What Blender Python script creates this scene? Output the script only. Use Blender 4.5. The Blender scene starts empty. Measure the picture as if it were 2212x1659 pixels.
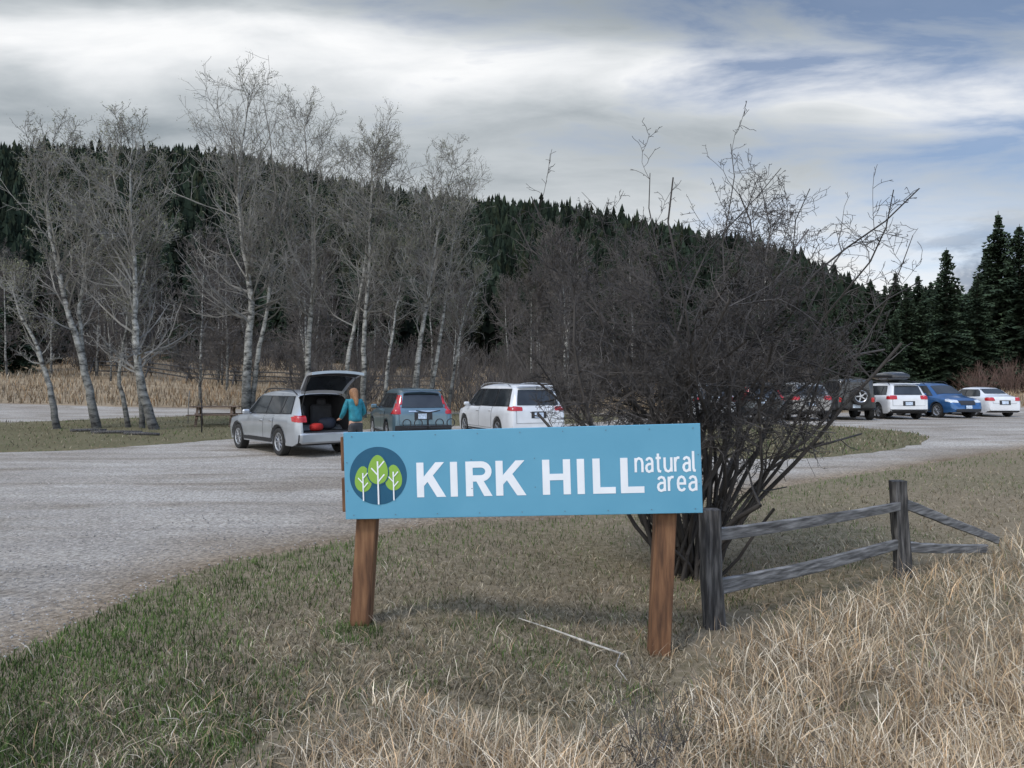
import bpy, math, random
import numpy as np
from mathutils import Vector, Matrix
from mathutils.bvhtree import BVHTree
from mathutils.geometry import delaunay_2d_cdt
rng=np.random.default_rng(7); random.seed(7)
scene=bpy.context.scene
COL=scene.collection
R=math.radians

# ---------------------------------------------------------------- basics
def link(o,parent=None):
    COL.objects.link(o)
    if parent is not None: o.parent=parent
    return o
def empty(name,loc=(0,0,0),rz=0,label=None,cat=None,group=None,parent=None):
    o=bpy.data.objects.new(name,None); o.empty_display_size=.2
    o.location=loc; o.rotation_euler=(0,0,rz); link(o,parent)
    if label: o["label"]=label
    if cat: o["category"]=cat
    if group: o["group"]=group
    return o
class Acc:
    def __init__(s): s.v=[];s.l=[];s.n=[];s.c=[];s.m=[];s.k=0
    def add(s,v,f,c=None,mi=0):
        v=np.asarray(v,float).reshape(-1,3)
        if len(v)==0: return
        s.v.append(v)
        if isinstance(f,np.ndarray):
            s.l.append((f+s.k).ravel()); s.n.append(np.full(len(f),f.shape[1])); nf=len(f)
        else:
            nf=len(f)
            for q in f:
                s.l.append(np.array(q)+s.k); s.n.append(np.array([len(q)]))
        s.m.append(np.full(nf,mi))
        if c is not None: s.c.append(np.asarray(c,float).reshape(-1,3))
        s.k+=len(v)
    def mesh(s,name,mats,smooth=False,sharp=None):
        me=bpy.data.meshes.new(name)
        v=np.concatenate(s.v); l=np.concatenate(s.l).astype(np.int32); n=np.concatenate(s.n).astype(np.int32)
        me.vertices.add(len(v)); me.vertices.foreach_set("co",v.ravel())
        me.loops.add(len(l)); me.loops.foreach_set("vertex_index",l)
        st=np.concatenate([[0],np.cumsum(n)[:-1]]).astype(np.int32)
        me.polygons.add(len(n)); me.polygons.foreach_set("loop_start",st)
        me.polygons.foreach_set("material_index",np.concatenate(s.m).astype(np.int32))
        me.polygons.foreach_set("use_smooth",np.full(len(n),bool(smooth)))
        if s.c:
            a=me.color_attributes.new("tint",'FLOAT_COLOR','POINT')
            c=np.concatenate(s.c); c=np.concatenate([c,np.ones((len(c),1))],1)
            a.data.foreach_set("color",c.ravel())
        me.update(calc_edges=True); me.validate()
        if smooth and sharp: me.set_sharp_from_angle(angle=R(sharp))
        for m in (mats if isinstance(mats,(list,tuple)) else [mats]): me.materials.append(m)
        return me
    def obj(s,name,mats,parent=None,smooth=False,sharp=None,**kw):
        o=bpy.data.objects.new(name,s.mesh(name,mats,smooth,sharp)); link(o,parent)
        for k,x in kw.items(): o[k]=x
        return o
def norm(a): return a/np.maximum(np.linalg.norm(a,axis=-1,keepdims=True),1e-9)
def prisms(P0,P1,R0,R1,n=3):
    P0=np.asarray(P0,float);P1=np.asarray(P1,float);R0=np.asarray(R0,float);R1=np.asarray(R1,float)
    N=len(P0); d=norm(P1-P0)
    ref=np.where(np.abs(d[:,2:3])>.9,np.array([[1.,0,0]]),np.array([[0,0,1.]]))
    a=norm(np.cross(d,ref)); b=np.cross(d,a)
    th=np.arange(n)*2*np.pi/n
    ring=a[:,None,:]*np.cos(th)[None,:,None]+b[:,None,:]*np.sin(th)[None,:,None]
    v=np.stack([P0[:,None,:]+ring*R0[:,None,None],P1[:,None,:]+ring*R1[:,None,None]],1).reshape(-1,3)
    i=np.arange(n);j=(i+1)%n
    f=np.stack([i,j,j+n,i+n],1)[None]+(np.arange(N)*2*n)[:,None,None]
    return v,f.reshape(-1,4)
def tube(pts,rad,n=8,cap=True):
    P=np.array(pts,float);m=len(P)
    t=np.gradient(P,axis=0); t=norm(t)
    up=np.array([0,0,1.]) if abs(t[0][2])<.9 else np.array([0,1.,0])
    vs=[]
    a=norm(np.cross(t[0],up))
    for i in range(m):
        a=norm(a-t[i]*np.dot(a,t[i])); b=np.cross(t[i],a)
        r=rad[i] if hasattr(rad,'__len__') else rad
        for k in range(n):
            th=2*math.pi*k/n; vs.append(P[i]+(a*math.cos(th)+b*math.sin(th))*r)
    f=[]
    for i in range(m-1):
        for k in range(n):
            k2=(k+1)%n; f.append((i*n+k,i*n+k2,(i+1)*n+k2,(i+1)*n+k))
    if cap: f.append(tuple(range(n-1,-1,-1))); f.append(tuple((m-1)*n+k for k in range(n)))
    return np.array(vs),f
def box(c,s,M=None,bev=0.0):
    """bevelled box verts/faces"""
    x,y,z=[q/2 for q in s]; b=min(bev,x*.9,y*.9,z*.9)
    if b<=0:
        v=np.array([[i,j,k] for i in(-x,x) for j in(-y,y) for k in(-z,z)])
        f=[(0,1,3,2),(4,6,7,5),(0,4,5,1),(2,3,7,6),(0,2,6,4),(1,5,7,3)]
    else:
        v=[];idx={}
        for sx in(-1,1):
            for sy in(-1,1):
                for sz in(-1,1):
                    for ax in range(3):
                        p=[sx*(x-b),sy*(y-b),sz*(z-b)]; p[ax]=(sx*x,sy*y,sz*z)[ax]
                        idx[(sx,sy,sz,ax)]=len(v); v.append(p)
        f=[]
        for ax in range(3):
            o=[q for q in range(3) if q!=ax]
            for s in(-1,1):
                q=[]
                for a,bb in((-1,-1),(1,-1),(1,1),(-1,1)):
                    k=[0,0,0];k[ax]=s;k[o[0]]=a;k[o[1]]=bb; q.append(idx[(*k,ax)])
                f.append(tuple(q))
        for ax in range(3):
            o=[q for q in range(3) if q!=ax]
            for a in(-1,1):
                for bb in(-1,1):
                    k1=[0,0,0];k1[ax]=-1;k1[o[0]]=a;k1[o[1]]=bb
                    k2=list(k1);k2[ax]=1
                    f.append((idx[(*k1,o[0])],idx[(*k2,o[0])],idx[(*k2,o[1])],idx[(*k1,o[1])]))
        for sx in(-1,1):
            for sy in(-1,1):
                for sz in(-1,1): f.append(tuple(idx[(sx,sy,sz,a)] for a in range(3)))
        v=np.array(v)
    v=np.array(v,float)
    if M is not None: v=v@np.array(M.to_3x3()).T
    return v+np.array(c),f
def beam(p0,p1,w,h,bev=.006,seg=1,wob=0.0):
    p0=Vector(p0);p1=Vector(p1);d=p1-p0;L=d.length
    q=d.to_track_quat('Z','Y') if abs(d.normalized().z)>.7 else d.to_track_quat('X','Z')
    M=q.to_matrix()
    s=(w,h,L) if abs(d.normalized().z)>.7 else (L,w,h)
    return box((p0+p1)/2,s,M,bev)

# ---------------------------------------------------------------- materials
def newmat(name):
    m=bpy.data.materials.new(name); m.use_nodes=True
    nt=m.node_tree; b=nt.nodes["Principled BSDF"]; return m,nt,b
def nd(nt,t,**kw):
    n=nt.nodes.new(t)
    for k,v in kw.items(): setattr(n,k,v)
    return n
def ramp(nt,stops):
    r=nd(nt,'ShaderNodeValToRGB'); e=r.color_ramp.elements
    while len(e)<len(stops): e.new(.5)
    for i,(p,c) in enumerate(stops):
        e[i].position=p; e[i].color=(*c,1) if len(c)==3 else c
    return r
def noisemat(name,stops,scale=5,stretch=(1,1,1),detail=6,rough=.8,bump=.3,bscale=None,metal=0,coat=0,dist=.01,spec=.5,rot=(0,0,0)):
    m,nt,b=newmat(name)
    tc=nd(nt,'ShaderNodeTexCoord'); mp=nd(nt,'ShaderNodeMapping'); mp.inputs['Scale'].default_value=stretch; mp.inputs['Rotation'].default_value=rot
    nt.links.new(tc.outputs['Object'],mp.inputs[0])
    n=nd(nt,'ShaderNodeTexNoise'); n.inputs['Scale'].default_value=scale; n.inputs['Detail'].default_value=detail
    nt.links.new(mp.outputs[0],n.inputs['Vector'])
    r=ramp(nt,stops); nt.links.new(n.outputs['Fac'],r.inputs[0]); nt.links.new(r.outputs[0],b.inputs['Base Color'])
    b.inputs['Roughness'].default_value=rough; b.inputs['Metallic'].default_value=metal
    b.inputs['Coat Weight'].default_value=coat; b.inputs['Coat Roughness'].default_value=.08
    b.inputs['Specular IOR Level'].default_value=spec
    if bump>0:
        n2=nd(nt,'ShaderNodeTexNoise'); n2.inputs['Scale'].default_value=bscale or scale*3; n2.inputs['Detail'].default_value=5
        nt.links.new(mp.outputs[0],n2.inputs['Vector'])
        bp=nd(nt,'ShaderNodeBump'); bp.inputs['Strength'].default_value=bump; bp.inputs['Distance'].default_value=dist
        nt.links.new(n2.outputs['Fac'],bp.inputs['Height']); nt.links.new(bp.outputs[0],b.inputs['Normal'])
    return m
def tintmat(name,rough=.85,mul=1.0,spec=.25,trans=0):
    m,nt,b=newmat(name)
    a=nd(nt,'ShaderNodeAttribute'); a.attribute_name="tint"
    tc=nd(nt,'ShaderNodeTexCoord'); n=nd(nt,'ShaderNodeTexNoise'); n.inputs['Scale'].default_value=2.5; n.inputs['Detail'].default_value=2
    nt.links.new(tc.outputs['Object'],n.inputs['Vector'])
    r=ramp(nt,[(.3,(.75*mul,)*3),(.7,(1.2*mul,)*3)]); nt.links.new(n.outputs['Fac'],r.inputs[0])
    mx=nd(nt,'ShaderNodeMix',data_type='RGBA',blend_type='MULTIPLY'); mx.inputs[0].default_value=1
    nt.links.new(a.outputs['Color'],mx.inputs[6]); nt.links.new(r.outputs[0],mx.inputs[7]); nt.links.new(mx.outputs[2],b.inputs['Base Color'])
    b.inputs['Roughness'].default_value=rough; b.inputs['Specular IOR Level'].default_value=spec
    return m
def two(c,k=.12): return [(.35,tuple(x*(1-k) for x in c)),(.65,tuple(min(1,x*(1+k)) for x in c))]
def paint(name,c,metal=.35,rough=.32): 
    return noisemat(name,two(c,.06),scale=3,rough=rough,metal=metal,coat=.6,bump=0)
def plain(name,c,rough=.6,metal=0,k=.12,scale=8,bump=0,spec=.5): return noisemat(name,two(c,k),scale=scale,rough=rough,metal=metal,bump=bump,spec=spec)

m_glass=noisemat("tinted_glass",[(.3,(.012,.015,.018)),(.7,(.03,.035,.04))],scale=2,rough=.06,bump=0,spec=.5)
m_black=plain("black_plastic",(.02,.02,.022),.55)
m_seal=plain("door_gap",(.008,.008,.009),.8)
m_tyre=plain("tyre_rubber",(.022,.021,.02),.85,bump=.3)
m_rim=plain("alloy",(.45,.46,.48),.3,.8)
m_dark=plain("dark_recess",(.012,.012,.013),.8)
m_red=noisemat("red_lens",two((.42,.012,.015),.2),scale=20,rough=.15,bump=0,coat=.5)
m_clear=noisemat("clear_lens",two((.55,.58,.6),.2),scale=20,rough=.12,bump=0,coat=.6)
m_chrome=plain("chrome",(.6,.61,.62),.18,.9)
m_plate=plain("number_plate",(.5,.58,.68),.5,k=.25,scale=14)
m_fabric=plain("cargo_lining",(.03,.03,.032),.9)

# ---------------------------------------------------------------- terrain height
def sst(a,b,x):
    t=np.clip((x-a)/(b-a),0,1); return t*t*(3-2*t)
TK=[-1.4,-.72,-.44,-.33,-.265,-.154,-.037,.06,.19,.257,.387,.452,.52,.6,.72,1.2]
SK=[.33,.342,.340,.319,.300,.280,.267,.261,.238,.220,.192,.165,.128,.10,.085,.07]
def fbm(x,y,s,o=0):
    return (np.sin(x*s+1.3+o)*np.cos(y*s*1.13+.7+o)+.5*np.sin(x*s*2.3+y*s*1.7+2+o)+.25*np.cos(x*s*4.1-y*s*3.7+o))/1.75
def crest(t):
    Rc=np.interp(t,[-1.4,-.5,0,.4,.7,1.2],[430,420,340,260,200,180])
    return Rc
def H(x,y):
    x=np.asarray(x,float);y=np.asarray(y,float)
    r=np.hypot(x,y); yy=np.maximum(y,1e-3); t=np.clip(np.where(y>0,x/yy,np.sign(x)*9),-1.4,1.4)
    az=np.arctan2(x,y); front=1-sst(R(60),R(95),np.abs(az))
    z=(.04-.17*sst(-1.3,1.0,x))*(1-sst(9,14,r))*(1-.8*sst(-1,-6,y))
    z=z+.25*sst(20,36,r)
    A=np.interp(t,[-1.2,-.5,0,.6],[5.6,5.4,4.0,2.8])
    z=z+front*A*np.clip((r-43)/52,0,1)**1.35
    ca=1/np.sqrt(1+t*t); Rc=crest(t)
    cz=Rc*ca*np.interp(t,TK,SK)+1.75-9.5
    base=.25+A
    k=np.clip((r-95)/(Rc-95),0,1)
    z=z+front*(cz-base)*(k**1.15)+front*fbm(x,y,.035)*5*k*(1-k)*4*.6
    z=z-front*np.clip(r-Rc,0,500)*.25*np.clip((cz)/60,.2,1)
    z=z+.02*fbm(x,y,.9)*(1-sst(9,14,r))+ .35*fbm(x,y,.11,3)*sst(50,70,r)
    return z
def h1(x,y): return float(H(x,y))

# polygons
def catmull(P,n=6,closed=False):
    P=[np.array(p,float) for p in P];out=[];m=len(P)
    rg=range(m) if closed else range(m-1)
    for i in rg:
        if closed: a,b,c,d=P[(i-1)%m],P[i],P[(i+1)%m],P[(i+2)%m]
        else: a,b,c,d=P[max(i-1,0)],P[i],P[i+1],P[min(i+2,m-1)]
        for k in range(n):
            t=k/n
            out.append(.5*((2*b)+(-a+c)*t+(2*a-5*b+4*c-d)*t*t+(-a+3*b-3*c+d)*t**3))
    if not closed: out.append(P[-1])
    return np.array(out)
near_edge=catmull([(-3.2,-6),(-3.35,0),(-3.15,4.36),(-3.09,5.53),(-2.83,6.63),(-1.81,7.78),(-.63,9.1),(.28,9.69),(1.3,10.3),(3.2,11.3),(5.3,12.8),(7.5,14.5),(13.8,19.2),(24,25),(40,33),(60,42)],8)
jit=rng.normal(0,1,(len(near_edge),2))*.02; near_edge=near_edge+jit
far_edge=catmull([(60,52),(40,46),(28,42),(10,39.5),(-5,41),(-13,43),(-25,43),(-45,40),(-70,36)],6)
lot=np.concatenate([near_edge,far_edge,[(-70,10),(-40,-6)]])
isl_l=catmull([(-34,16),(-20,16.6),(-12.9,18.4),(-10.8,20.3),(-9.4,22),(-8,24.5),(-4.5,27.5),(-1,29),(3,30),(5,33),(4,37),(-5,38),(-12,37),(-17,33.6),(-21,28.8),(-34,24)],6,True)
isl_r=catmull([(5.6,16.9),(8.2,17.7),(10.6,19.6),(12.9,22),(13.6,25),(12,28),(8.8,28.5),(6,25),(4.6,20)],6,True)
isl_l+=rng.normal(0,.07,isl_l.shape); isl_r+=rng.normal(0,.07,isl_r.shape)
def inpoly(x,y,P):
    c=np.zeros(len(x),bool);n=len(P);j=n-1
    for i in range(n):
        xi,yi=P[i];xj,yj=P[j]
        if yi!=yj:
            m=((yi>y)!=(yj>y))&(x<(xj-xi)*(y-yi)/(yj-yi)+xi); c^=m
        j=i
    return c
def pdist(x,y,P):
    d=np.full(len(x),1e9)
    for i in range(len(P)-1):
        a=P[i];b=P[i+1];ab=b-a;L=ab@ab
        if L<1e-9: continue
        t=np.clip(((x-a[0])*ab[0]+(y-a[1])*ab[1])/L,0,1)
        d=np.minimum(d,np.hypot(x-a[0]-t*ab[0],y-a[1]-t*ab[1]))
    return d
def sheet(name,P,lift,mat,step,base=0,**kw):
    mn=P.min(0);mx=P.max(0)
    gx,gy=np.meshgrid(np.arange(mn[0],mx[0],step),np.arange(mn[1],mx[1],step))
    gx=gx.ravel();gy=gy.ravel()
    PC=np.vstack([P,P[:1]])
    k=inpoly(gx,gy,P)&(pdist(gx,gy,PC)>step*.35)
    tg=norm(np.roll(P,-1,0)-np.roll(P,1,0)); nr=np.stack([-tg[:,1],tg[:,0]],1)
    ins=[]
    for sg in(1,-1):
        for dd in(.14,.45):
            q=P+nr*dd*sg; kk=inpoly(q[:,0],q[:,1],P)&(pdist(q[:,0],q[:,1],PC)>dd*.7); ins.append(q[kk])
    pts=np.concatenate([P]+ins+[np.stack([gx[k],gy[k]],1)])
    n=len(P)
    vo,eo,fo,_,_,_=delaunay_2d_cdt([Vector((float(p[0]),float(p[1]))) for p in pts],[(i,(i+1)%n) for i in range(n)],[],1,1e-5)
    v=np.array([(p[0],p[1]) for p in vo]); ds=pdist(v[:,0],v[:,1],PC); e=ds<.02
    z=H(v[:,0],v[:,1])+np.where(e,base-.012,lift)
    q=sst(.05,1.0,ds)[:,None]
    a=Acc(); a.add(np.column_stack([v,z]),np.array([list(f) for f in fo]),(1-q)*np.array([[.70,.60,.48]])+q*np.ones((1,3)))
    return a.obj(name,mat,smooth=True,kind="structure",**kw)

# ground material
def ground_mat(name,cA,cB,cC,s1,s2,bump=.6):
    m,nt,b=newmat(name); tc=nd(nt,'ShaderNodeTexCoord')
    def noise(s,d=5,rough=.6):
        n=nd(nt,'ShaderNodeTexNoise'); n.inputs['Scale'].default_value=s;n.inputs['Detail'].default_value=d;n.inputs['Roughness'].default_value=rough
        nt.links.new(tc.outputs['Object'],n.inputs['Vector']); return n
    n1=noise(s1);n2=noise(s2,6,.7)
    r1=ramp(nt,[(.4,(0,0,0)),(.6,(1,1,1))]); nt.links.new(n1.outputs['Fac'],r1.inputs[0])
    mx=nd(nt,'ShaderNodeMix',data_type='RGBA'); mx.inputs[6].default_value=(*cA,1);mx.inputs[7].default_value=(*cB,1); nt.links.new(r1.outputs[0],mx.inputs[0])
    r2=ramp(nt,[(.38,(.0,.0,.0)),(.62,(1,1,1))]); nt.links.new(n2.outputs['Fac'],r2.inputs[0])
    mx2=nd(nt,'ShaderNodeMix',data_type='RGBA'); nt.links.new(r2.outputs[0],mx2.inputs[0]); mx2.inputs[7].default_value=(*cC,1); nt.links.new(mx.outputs[2],mx2.inputs[6])
    nt.links.new(mx2.outputs[2],b.inputs['Base Color']); b.inputs['Roughness'].default_value=.95; b.inputs['Specular IOR Level'].default_value=.12
    bp=nd(nt,'ShaderNodeBump');bp.inputs['Strength'].default_value=bump;bp.inputs['Distance'].default_value=.03
    nt.links.new(n2.outputs['Fac'],bp.inputs['Height']); nt.links.new(bp.outputs[0],b.inputs['Normal'])
    return m,nt,b,tc
m_ground,nt,b,tc=ground_mat("dry_turf",(.17,.135,.085),(.115,.105,.055),(.25,.20,.135),.35,14)
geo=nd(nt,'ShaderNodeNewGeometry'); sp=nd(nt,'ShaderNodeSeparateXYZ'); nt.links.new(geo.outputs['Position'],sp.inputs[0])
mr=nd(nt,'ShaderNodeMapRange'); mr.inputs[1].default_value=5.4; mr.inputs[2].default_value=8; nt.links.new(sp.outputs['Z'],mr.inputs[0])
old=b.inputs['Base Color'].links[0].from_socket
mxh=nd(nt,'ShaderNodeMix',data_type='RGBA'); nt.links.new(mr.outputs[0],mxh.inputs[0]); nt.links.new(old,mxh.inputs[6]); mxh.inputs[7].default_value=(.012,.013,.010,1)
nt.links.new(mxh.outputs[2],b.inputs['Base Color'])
ln=nd(nt,'ShaderNodeVectorMath',operation='LENGTH'); nt.links.new(geo.outputs['Position'],ln.inputs[0])
mr2=nd(nt,'ShaderNodeMapRange'); mr2.inputs[1].default_value=38; mr2.inputs[2].default_value=48; nt.links.new(ln.outputs['Value'],mr2.inputs[0])
fieldn=nd(nt,'ShaderNodeTexNoise'); fieldn.inputs['Scale'].default_value=.25; fieldn.inputs['Detail'].default_value=7; fieldn.inputs['Roughness'].default_value=.7
mpf=nd(nt,'ShaderNodeMapping'); mpf.inputs['Scale'].default_value=(1,3,1); nt.links.new(tc.outputs['Object'],mpf.inputs[0]); nt.links.new(mpf.outputs[0],fieldn.inputs['Vector'])
rf=ramp(nt,[(.3,(.18,.13,.08)),(.5,(.29,.22,.14)),(.7,(.38,.30,.20))]); nt.links.new(fieldn.outputs['Fac'],rf.inputs[0])
mxf=nd(nt,'ShaderNodeMix',data_type='RGBA'); nt.links.new(mr2.outputs[0],mxf.inputs[0]); nt.links.new(old,mxf.inputs[6]); nt.links.new(rf.outputs[0],mxf.inputs[7])
nt.links.new(mxf.outputs[2],mxh.inputs[6])

m_gravel,nt,b,tc=ground_mat("pale_gravel",(.37,.335,.29),(.48,.445,.395),(.27,.24,.205),.22,24,.85)
vo=nd(nt,'ShaderNodeTexVoronoi'); vo.inputs['Scale'].default_value=36; nt.links.new(tc.outputs['Object'],vo.inputs['Vector'])
rv=ramp(nt,[(0,(.56,.55,.54)),(.5,(1,1,1)),(1,(1.36,1.34,1.31))]); nt.links.new(vo.outputs['Color'],rv.inputs[0])
mpt=nd(nt,'ShaderNodeMapping'); mpt.inputs['Rotation'].default_value=(0,0,R(-30)); mpt.inputs['Scale'].default_value=(.22,.8,1); nt.links.new(tc.outputs['Object'],mpt.inputs[0])
tn=nd(nt,'ShaderNodeTexNoise'); tn.inputs['Scale'].default_value=.9; tn.inputs['Detail'].default_value=7; tn.inputs['Distortion'].default_value=1.4; nt.links.new(mpt.outputs[0],tn.inputs['Vector'])
rt=ramp(nt,[(.34,(.72,.68,.63)),(.46,(.94,.93,.91)),(.54,(1.0,1.0,1.0)),(.66,(1.16,1.16,1.15))]); nt.links.new(tn.outputs['Fac'],rt.inputs[0])
at=nd(nt,'ShaderNodeAttribute'); at.attribute_name="tint"
old=b.inputs['Base Color'].links[0].from_socket
for src in(rv.outputs[0],rt.outputs[0],at.outputs['Color']):
    ma=nd(nt,'ShaderNodeMix',data_type='RGBA',blend_type='MULTIPLY');ma.inputs[0].default_value=1;nt.links.new(old,ma.inputs[6]);nt.links.new(src,ma.inputs[7]); old=ma.outputs[2]
nt.links.new(old,b.inputs['Base Color'])
m_island,_,_,_=ground_mat("island_turf",(.15,.12,.07),(.19,.155,.095),(.10,.10,.05),.5,10)

# ground sheet: polar grid
NA=480; rad=np.concatenate([[.4],np.geomspace(.8,2600,190)])
th=np.linspace(0,2*np.pi,NA,endpoint=False)
X=rad[:,None]*np.sin(th)[None];Y=rad[:,None]*np.cos(th)[None];Z=H(X,Y)
v=np.stack([X,Y,Z],2).reshape(-1,3); v=np.vstack([v,[[0,0,h1(0,.01)]]])
i,j=np.meshgrid(np.arange(len(rad)-1),np.arange(NA),indexing='ij'); j2=(j+1)%NA
q=np.stack([i*NA+j,(i+1)*NA+j,(i+1)*NA+j2,i*NA+j2],2).reshape(-1,4)[:,::-1]
a=Acc(); a.add(v,q); c=len(v)-1
a.l.append(np.array([[c,k,(k+1)%NA] for k in range(NA)])[:,::-1].ravel()); a.n.append(np.full(NA,3)); a.m.append(np.zeros(NA,int))
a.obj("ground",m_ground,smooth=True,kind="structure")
sheet("gravel_lot",lot,.022,m_gravel,1.2)
sheet("grass_island",isl_l,.06,m_island,1.2,.022)
sheet("grass_island",isl_r,.06,m_island,1.0,.022)

# ---------------------------------------------------------------- grass
def blades(acc,x,y,z,h,w,lean,col):
    N=len(x); yaw=rng.uniform(0,2*np.pi,N); ly=rng.uniform(0,2*np.pi,N)
    s=np.stack([np.cos(yaw),np.sin(yaw),0*yaw],1)*w[:,None]/2
    L=np.stack([np.cos(ly),np.sin(ly),0*ly],1)*(lean*h)[:,None]
    B=np.stack([x,y,z],1); up=np.array([[0,0,1.]])
    hz=h*np.sqrt(np.clip(1-lean**2*.7,.08,1))
    mid=B+L*.35+up*(hz*.62)[:,None]; tip=B+L+up*hz[:,None]
    v=np.stack([B-s,B+s,mid+s*.8,mid-s*.8,tip],1).reshape(-1,3)
    o=(np.arange(N)*5)[:,None]
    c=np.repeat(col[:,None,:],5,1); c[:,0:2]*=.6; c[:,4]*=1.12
    c=c.reshape(-1,3)
    k0=acc.k
    acc.add(v,np.concatenate([o+0,o+1,o+2,o+3],1),c)
    acc.l.append((np.concatenate([o+3,o+2,o+4],1)+k0).ravel()); acc.n.append(np.full(N,3)); acc.m.append(np.zeros(N,int))
tallP=catmull([(-1.3,1.2),(-1.4,2.6),(-1.15,3.6),(-.6,4.05),(.0,3.95),(.6,4.0),(1.05,4.6),(1.35,5.3),(1.9,6.0),(3.0,6.9),(4.6,8.0),(6.4,9.3),(12,13),(18,17),(24,12),(16,0),(2,-2)],6,True)
def samp(N,d0,d1,tw=.86):
    d=1/(1/d0+rng.random(N)*(1/d1-1/d0)); t=rng.uniform(-tw,tw,N); return d*t,d
STRAW=np.array([(.56,.44,.29),(.68,.56,.40),(.43,.32,.20),(.77,.67,.51),(.60,.41,.235),(.33,.245,.165)])
TURFG=np.array([(.085,.14,.032),(.12,.18,.048),(.06,.10,.027)])
TURFB=np.array([(.235,.19,.115),(.33,.27,.18),(.155,.125,.078),(.43,.37,.26),(.105,.087,.055)])
x,y=samp(215000,2.3,20)
keep=~inpoly(x+rng.normal(0,.05,len(x)),y+rng.normal(0,.08,len(x)),lot); x=x[keep];y=y[keep]
keep=~inpoly(x,y,tallP)|(rng.random(len(x))<.2); x=x[keep];y=y[keep]
ed=pdist(x,y,near_edge)
g=np.clip(1.15-ed/1.5,0.10,1)+.45*fbm(x,y,2.1)+.25*fbm(x,y,6,2); g=np.where(x<-1.2,g+.3,g)
g=np.where((np.hypot(x+1.1,y-4.9)<.22),1.5,g)
isg=rng.random(len(x))<g*.8
pat=(1+.36*fbm(x,y,4.3,1))[:,None]
col=np.where(isg[:,None],TURFG[rng.integers(0,3,len(x))],TURFB[rng.integers(0,5,len(x))])*rng.uniform(.7,1.25,(len(x),1))*pat
h=np.where(isg,rng.uniform(.025,.06,len(x)),rng.uniform(.02,.065,len(x)))*(1+.03*y); w=rng.uniform(.002,.0045,len(x))*(1+.12*y)
lean=np.where(isg,rng.uniform(.1,.8,len(x)),rng.uniform(.6,1.18,len(x)))
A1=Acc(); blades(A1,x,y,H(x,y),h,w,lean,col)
m_tint=tintmat("grass_blades")
A1.obj("short_grass",m_tint,kind="stuff",label="short green and brown turf beside the gravel",category="grass")
x,y=samp(160000,1.7,17)
keep=inpoly(x+.16*fbm(x,y,4),y+.3*fbm(x,y,3),tallP); x=x[keep];y=y[keep]
cl=fbm(x,y,3.3)+.7*fbm(x,y,8.1,4)
keep=rng.random(len(x))<np.clip(.62+.5*cl,.15,1); x=x[keep];y=y[keep];cl=cl[keep]
ed=pdist(x,y,np.vstack([tallP,tallP[:1]]))
keep=rng.random(len(x))<np.clip(.25+ed*1.4,0,1); x=x[keep];y=y[keep];cl=cl[keep];ed=ed[keep]
hf=np.clip(.35+ed*.75,.35,1)
h=rng.uniform(.10,.32,len(x))*(1+.35*cl)*hf; w=rng.uniform(.0025,.006,len(x))*(1+.08*y)
lean=np.abs(rng.normal(.8,.35,len(x))); lean=np.clip(lean,.08,1.15)
col=STRAW[rng.integers(0,6,len(x))]*rng.uniform(.7,1.15,(len(x),1))*(1+.16*cl)[:,None]
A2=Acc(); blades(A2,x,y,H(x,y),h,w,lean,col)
A2.obj("dry_grass",m_tint,kind="stuff",label="tall dry straw coloured grass around the fence",category="grass")
x,y=samp(13000,2.6,16); keep=(~inpoly(x,y,lot))&(~inpoly(x,y,tallP)); x=x[keep];y=y[keep]
keep=rng.random(len(x))<np.clip(1.1-pdist(x,y,np.vstack([tallP,tallP[:1]]))/1.5,.05,1); x=x[keep];y=y[keep]
A3=Acc(); blades(A3,x,y,H(x,y),rng.uniform(.05,.17,len(x)),rng.uniform(.0025,.005,len(x))*(1+.08*y),rng.uniform(.5,1.15,len(x)),STRAW[rng.integers(0,6,len(x))]*.85)
A3.obj("dead_grass_stalks",m_tint,kind="stuff",label="scattered dead stalks in the turf",category="grass")
A4=Acc()
for P,n in((isl_l,22000),(isl_r,8000)):
    mn=P.min(0);mx=P.max(0); x=rng.uniform(mn[0],mx[0],n);y=rng.uniform(mn[1],mx[1],n)
    k=inpoly(x,y,P);x=x[k];y=y[k]
    isg=rng.random(len(x))<.28+.3*fbm(x,y,.8)
    col=np.where(isg[:,None],TURFG[rng.integers(0,3,len(x))],TURFB[rng.integers(0,5,len(x))])*.78
    blades(A4,x,y,H(x,y)+.04,rng.uniform(.04,.14,len(x)),rng.uniform(.015,.03,len(x)),rng.uniform(.2,.9,len(x)),col)
A4.obj("island_grass",m_tint,kind="stuff",label="thin turf on the parking islands",category="grass")
A5=Acc(); N=40000
t=rng.uniform(-.95,.95,N); r=43+55*rng.random(N)**1.3; y=r/np.sqrt(1+t*t);x=t*y
k=~inpoly(x,y,lot); x=x[k];y=y[k]
cl=fbm(x,y,.5)
col=STRAW[rng.integers(0,6,len(x))]*np.array([[.58,.56,.54]])*(1+.25*cl[:,None])
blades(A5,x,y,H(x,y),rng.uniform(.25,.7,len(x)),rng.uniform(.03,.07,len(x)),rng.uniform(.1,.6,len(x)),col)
A5.obj("meadow_grass",m_tint,kind="stuff",label="dry tan meadow beyond the parking lot",category="grass")
N=18000; x,y=samp(N,3.4,24,.8); k=inpoly(x,y,lot);x=x[k];y=y[k];N=len(x)
oc=np.array([[1,0,0],[-1,0,0],[0,1,0],[0,-1,0],[0,0,.7],[0,0,-.7]],float)
of=np.array([[0,2,4],[2,1,4],[1,3,4],[3,0,4],[2,0,5],[1,2,5],[3,1,5],[0,3,5]])
s=rng.uniform(.003,.011,N)*(1+.04*y); vv=oc[None]*rng.uniform(.6,1.2,(N,6,1))*s[:,None,None]
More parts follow.
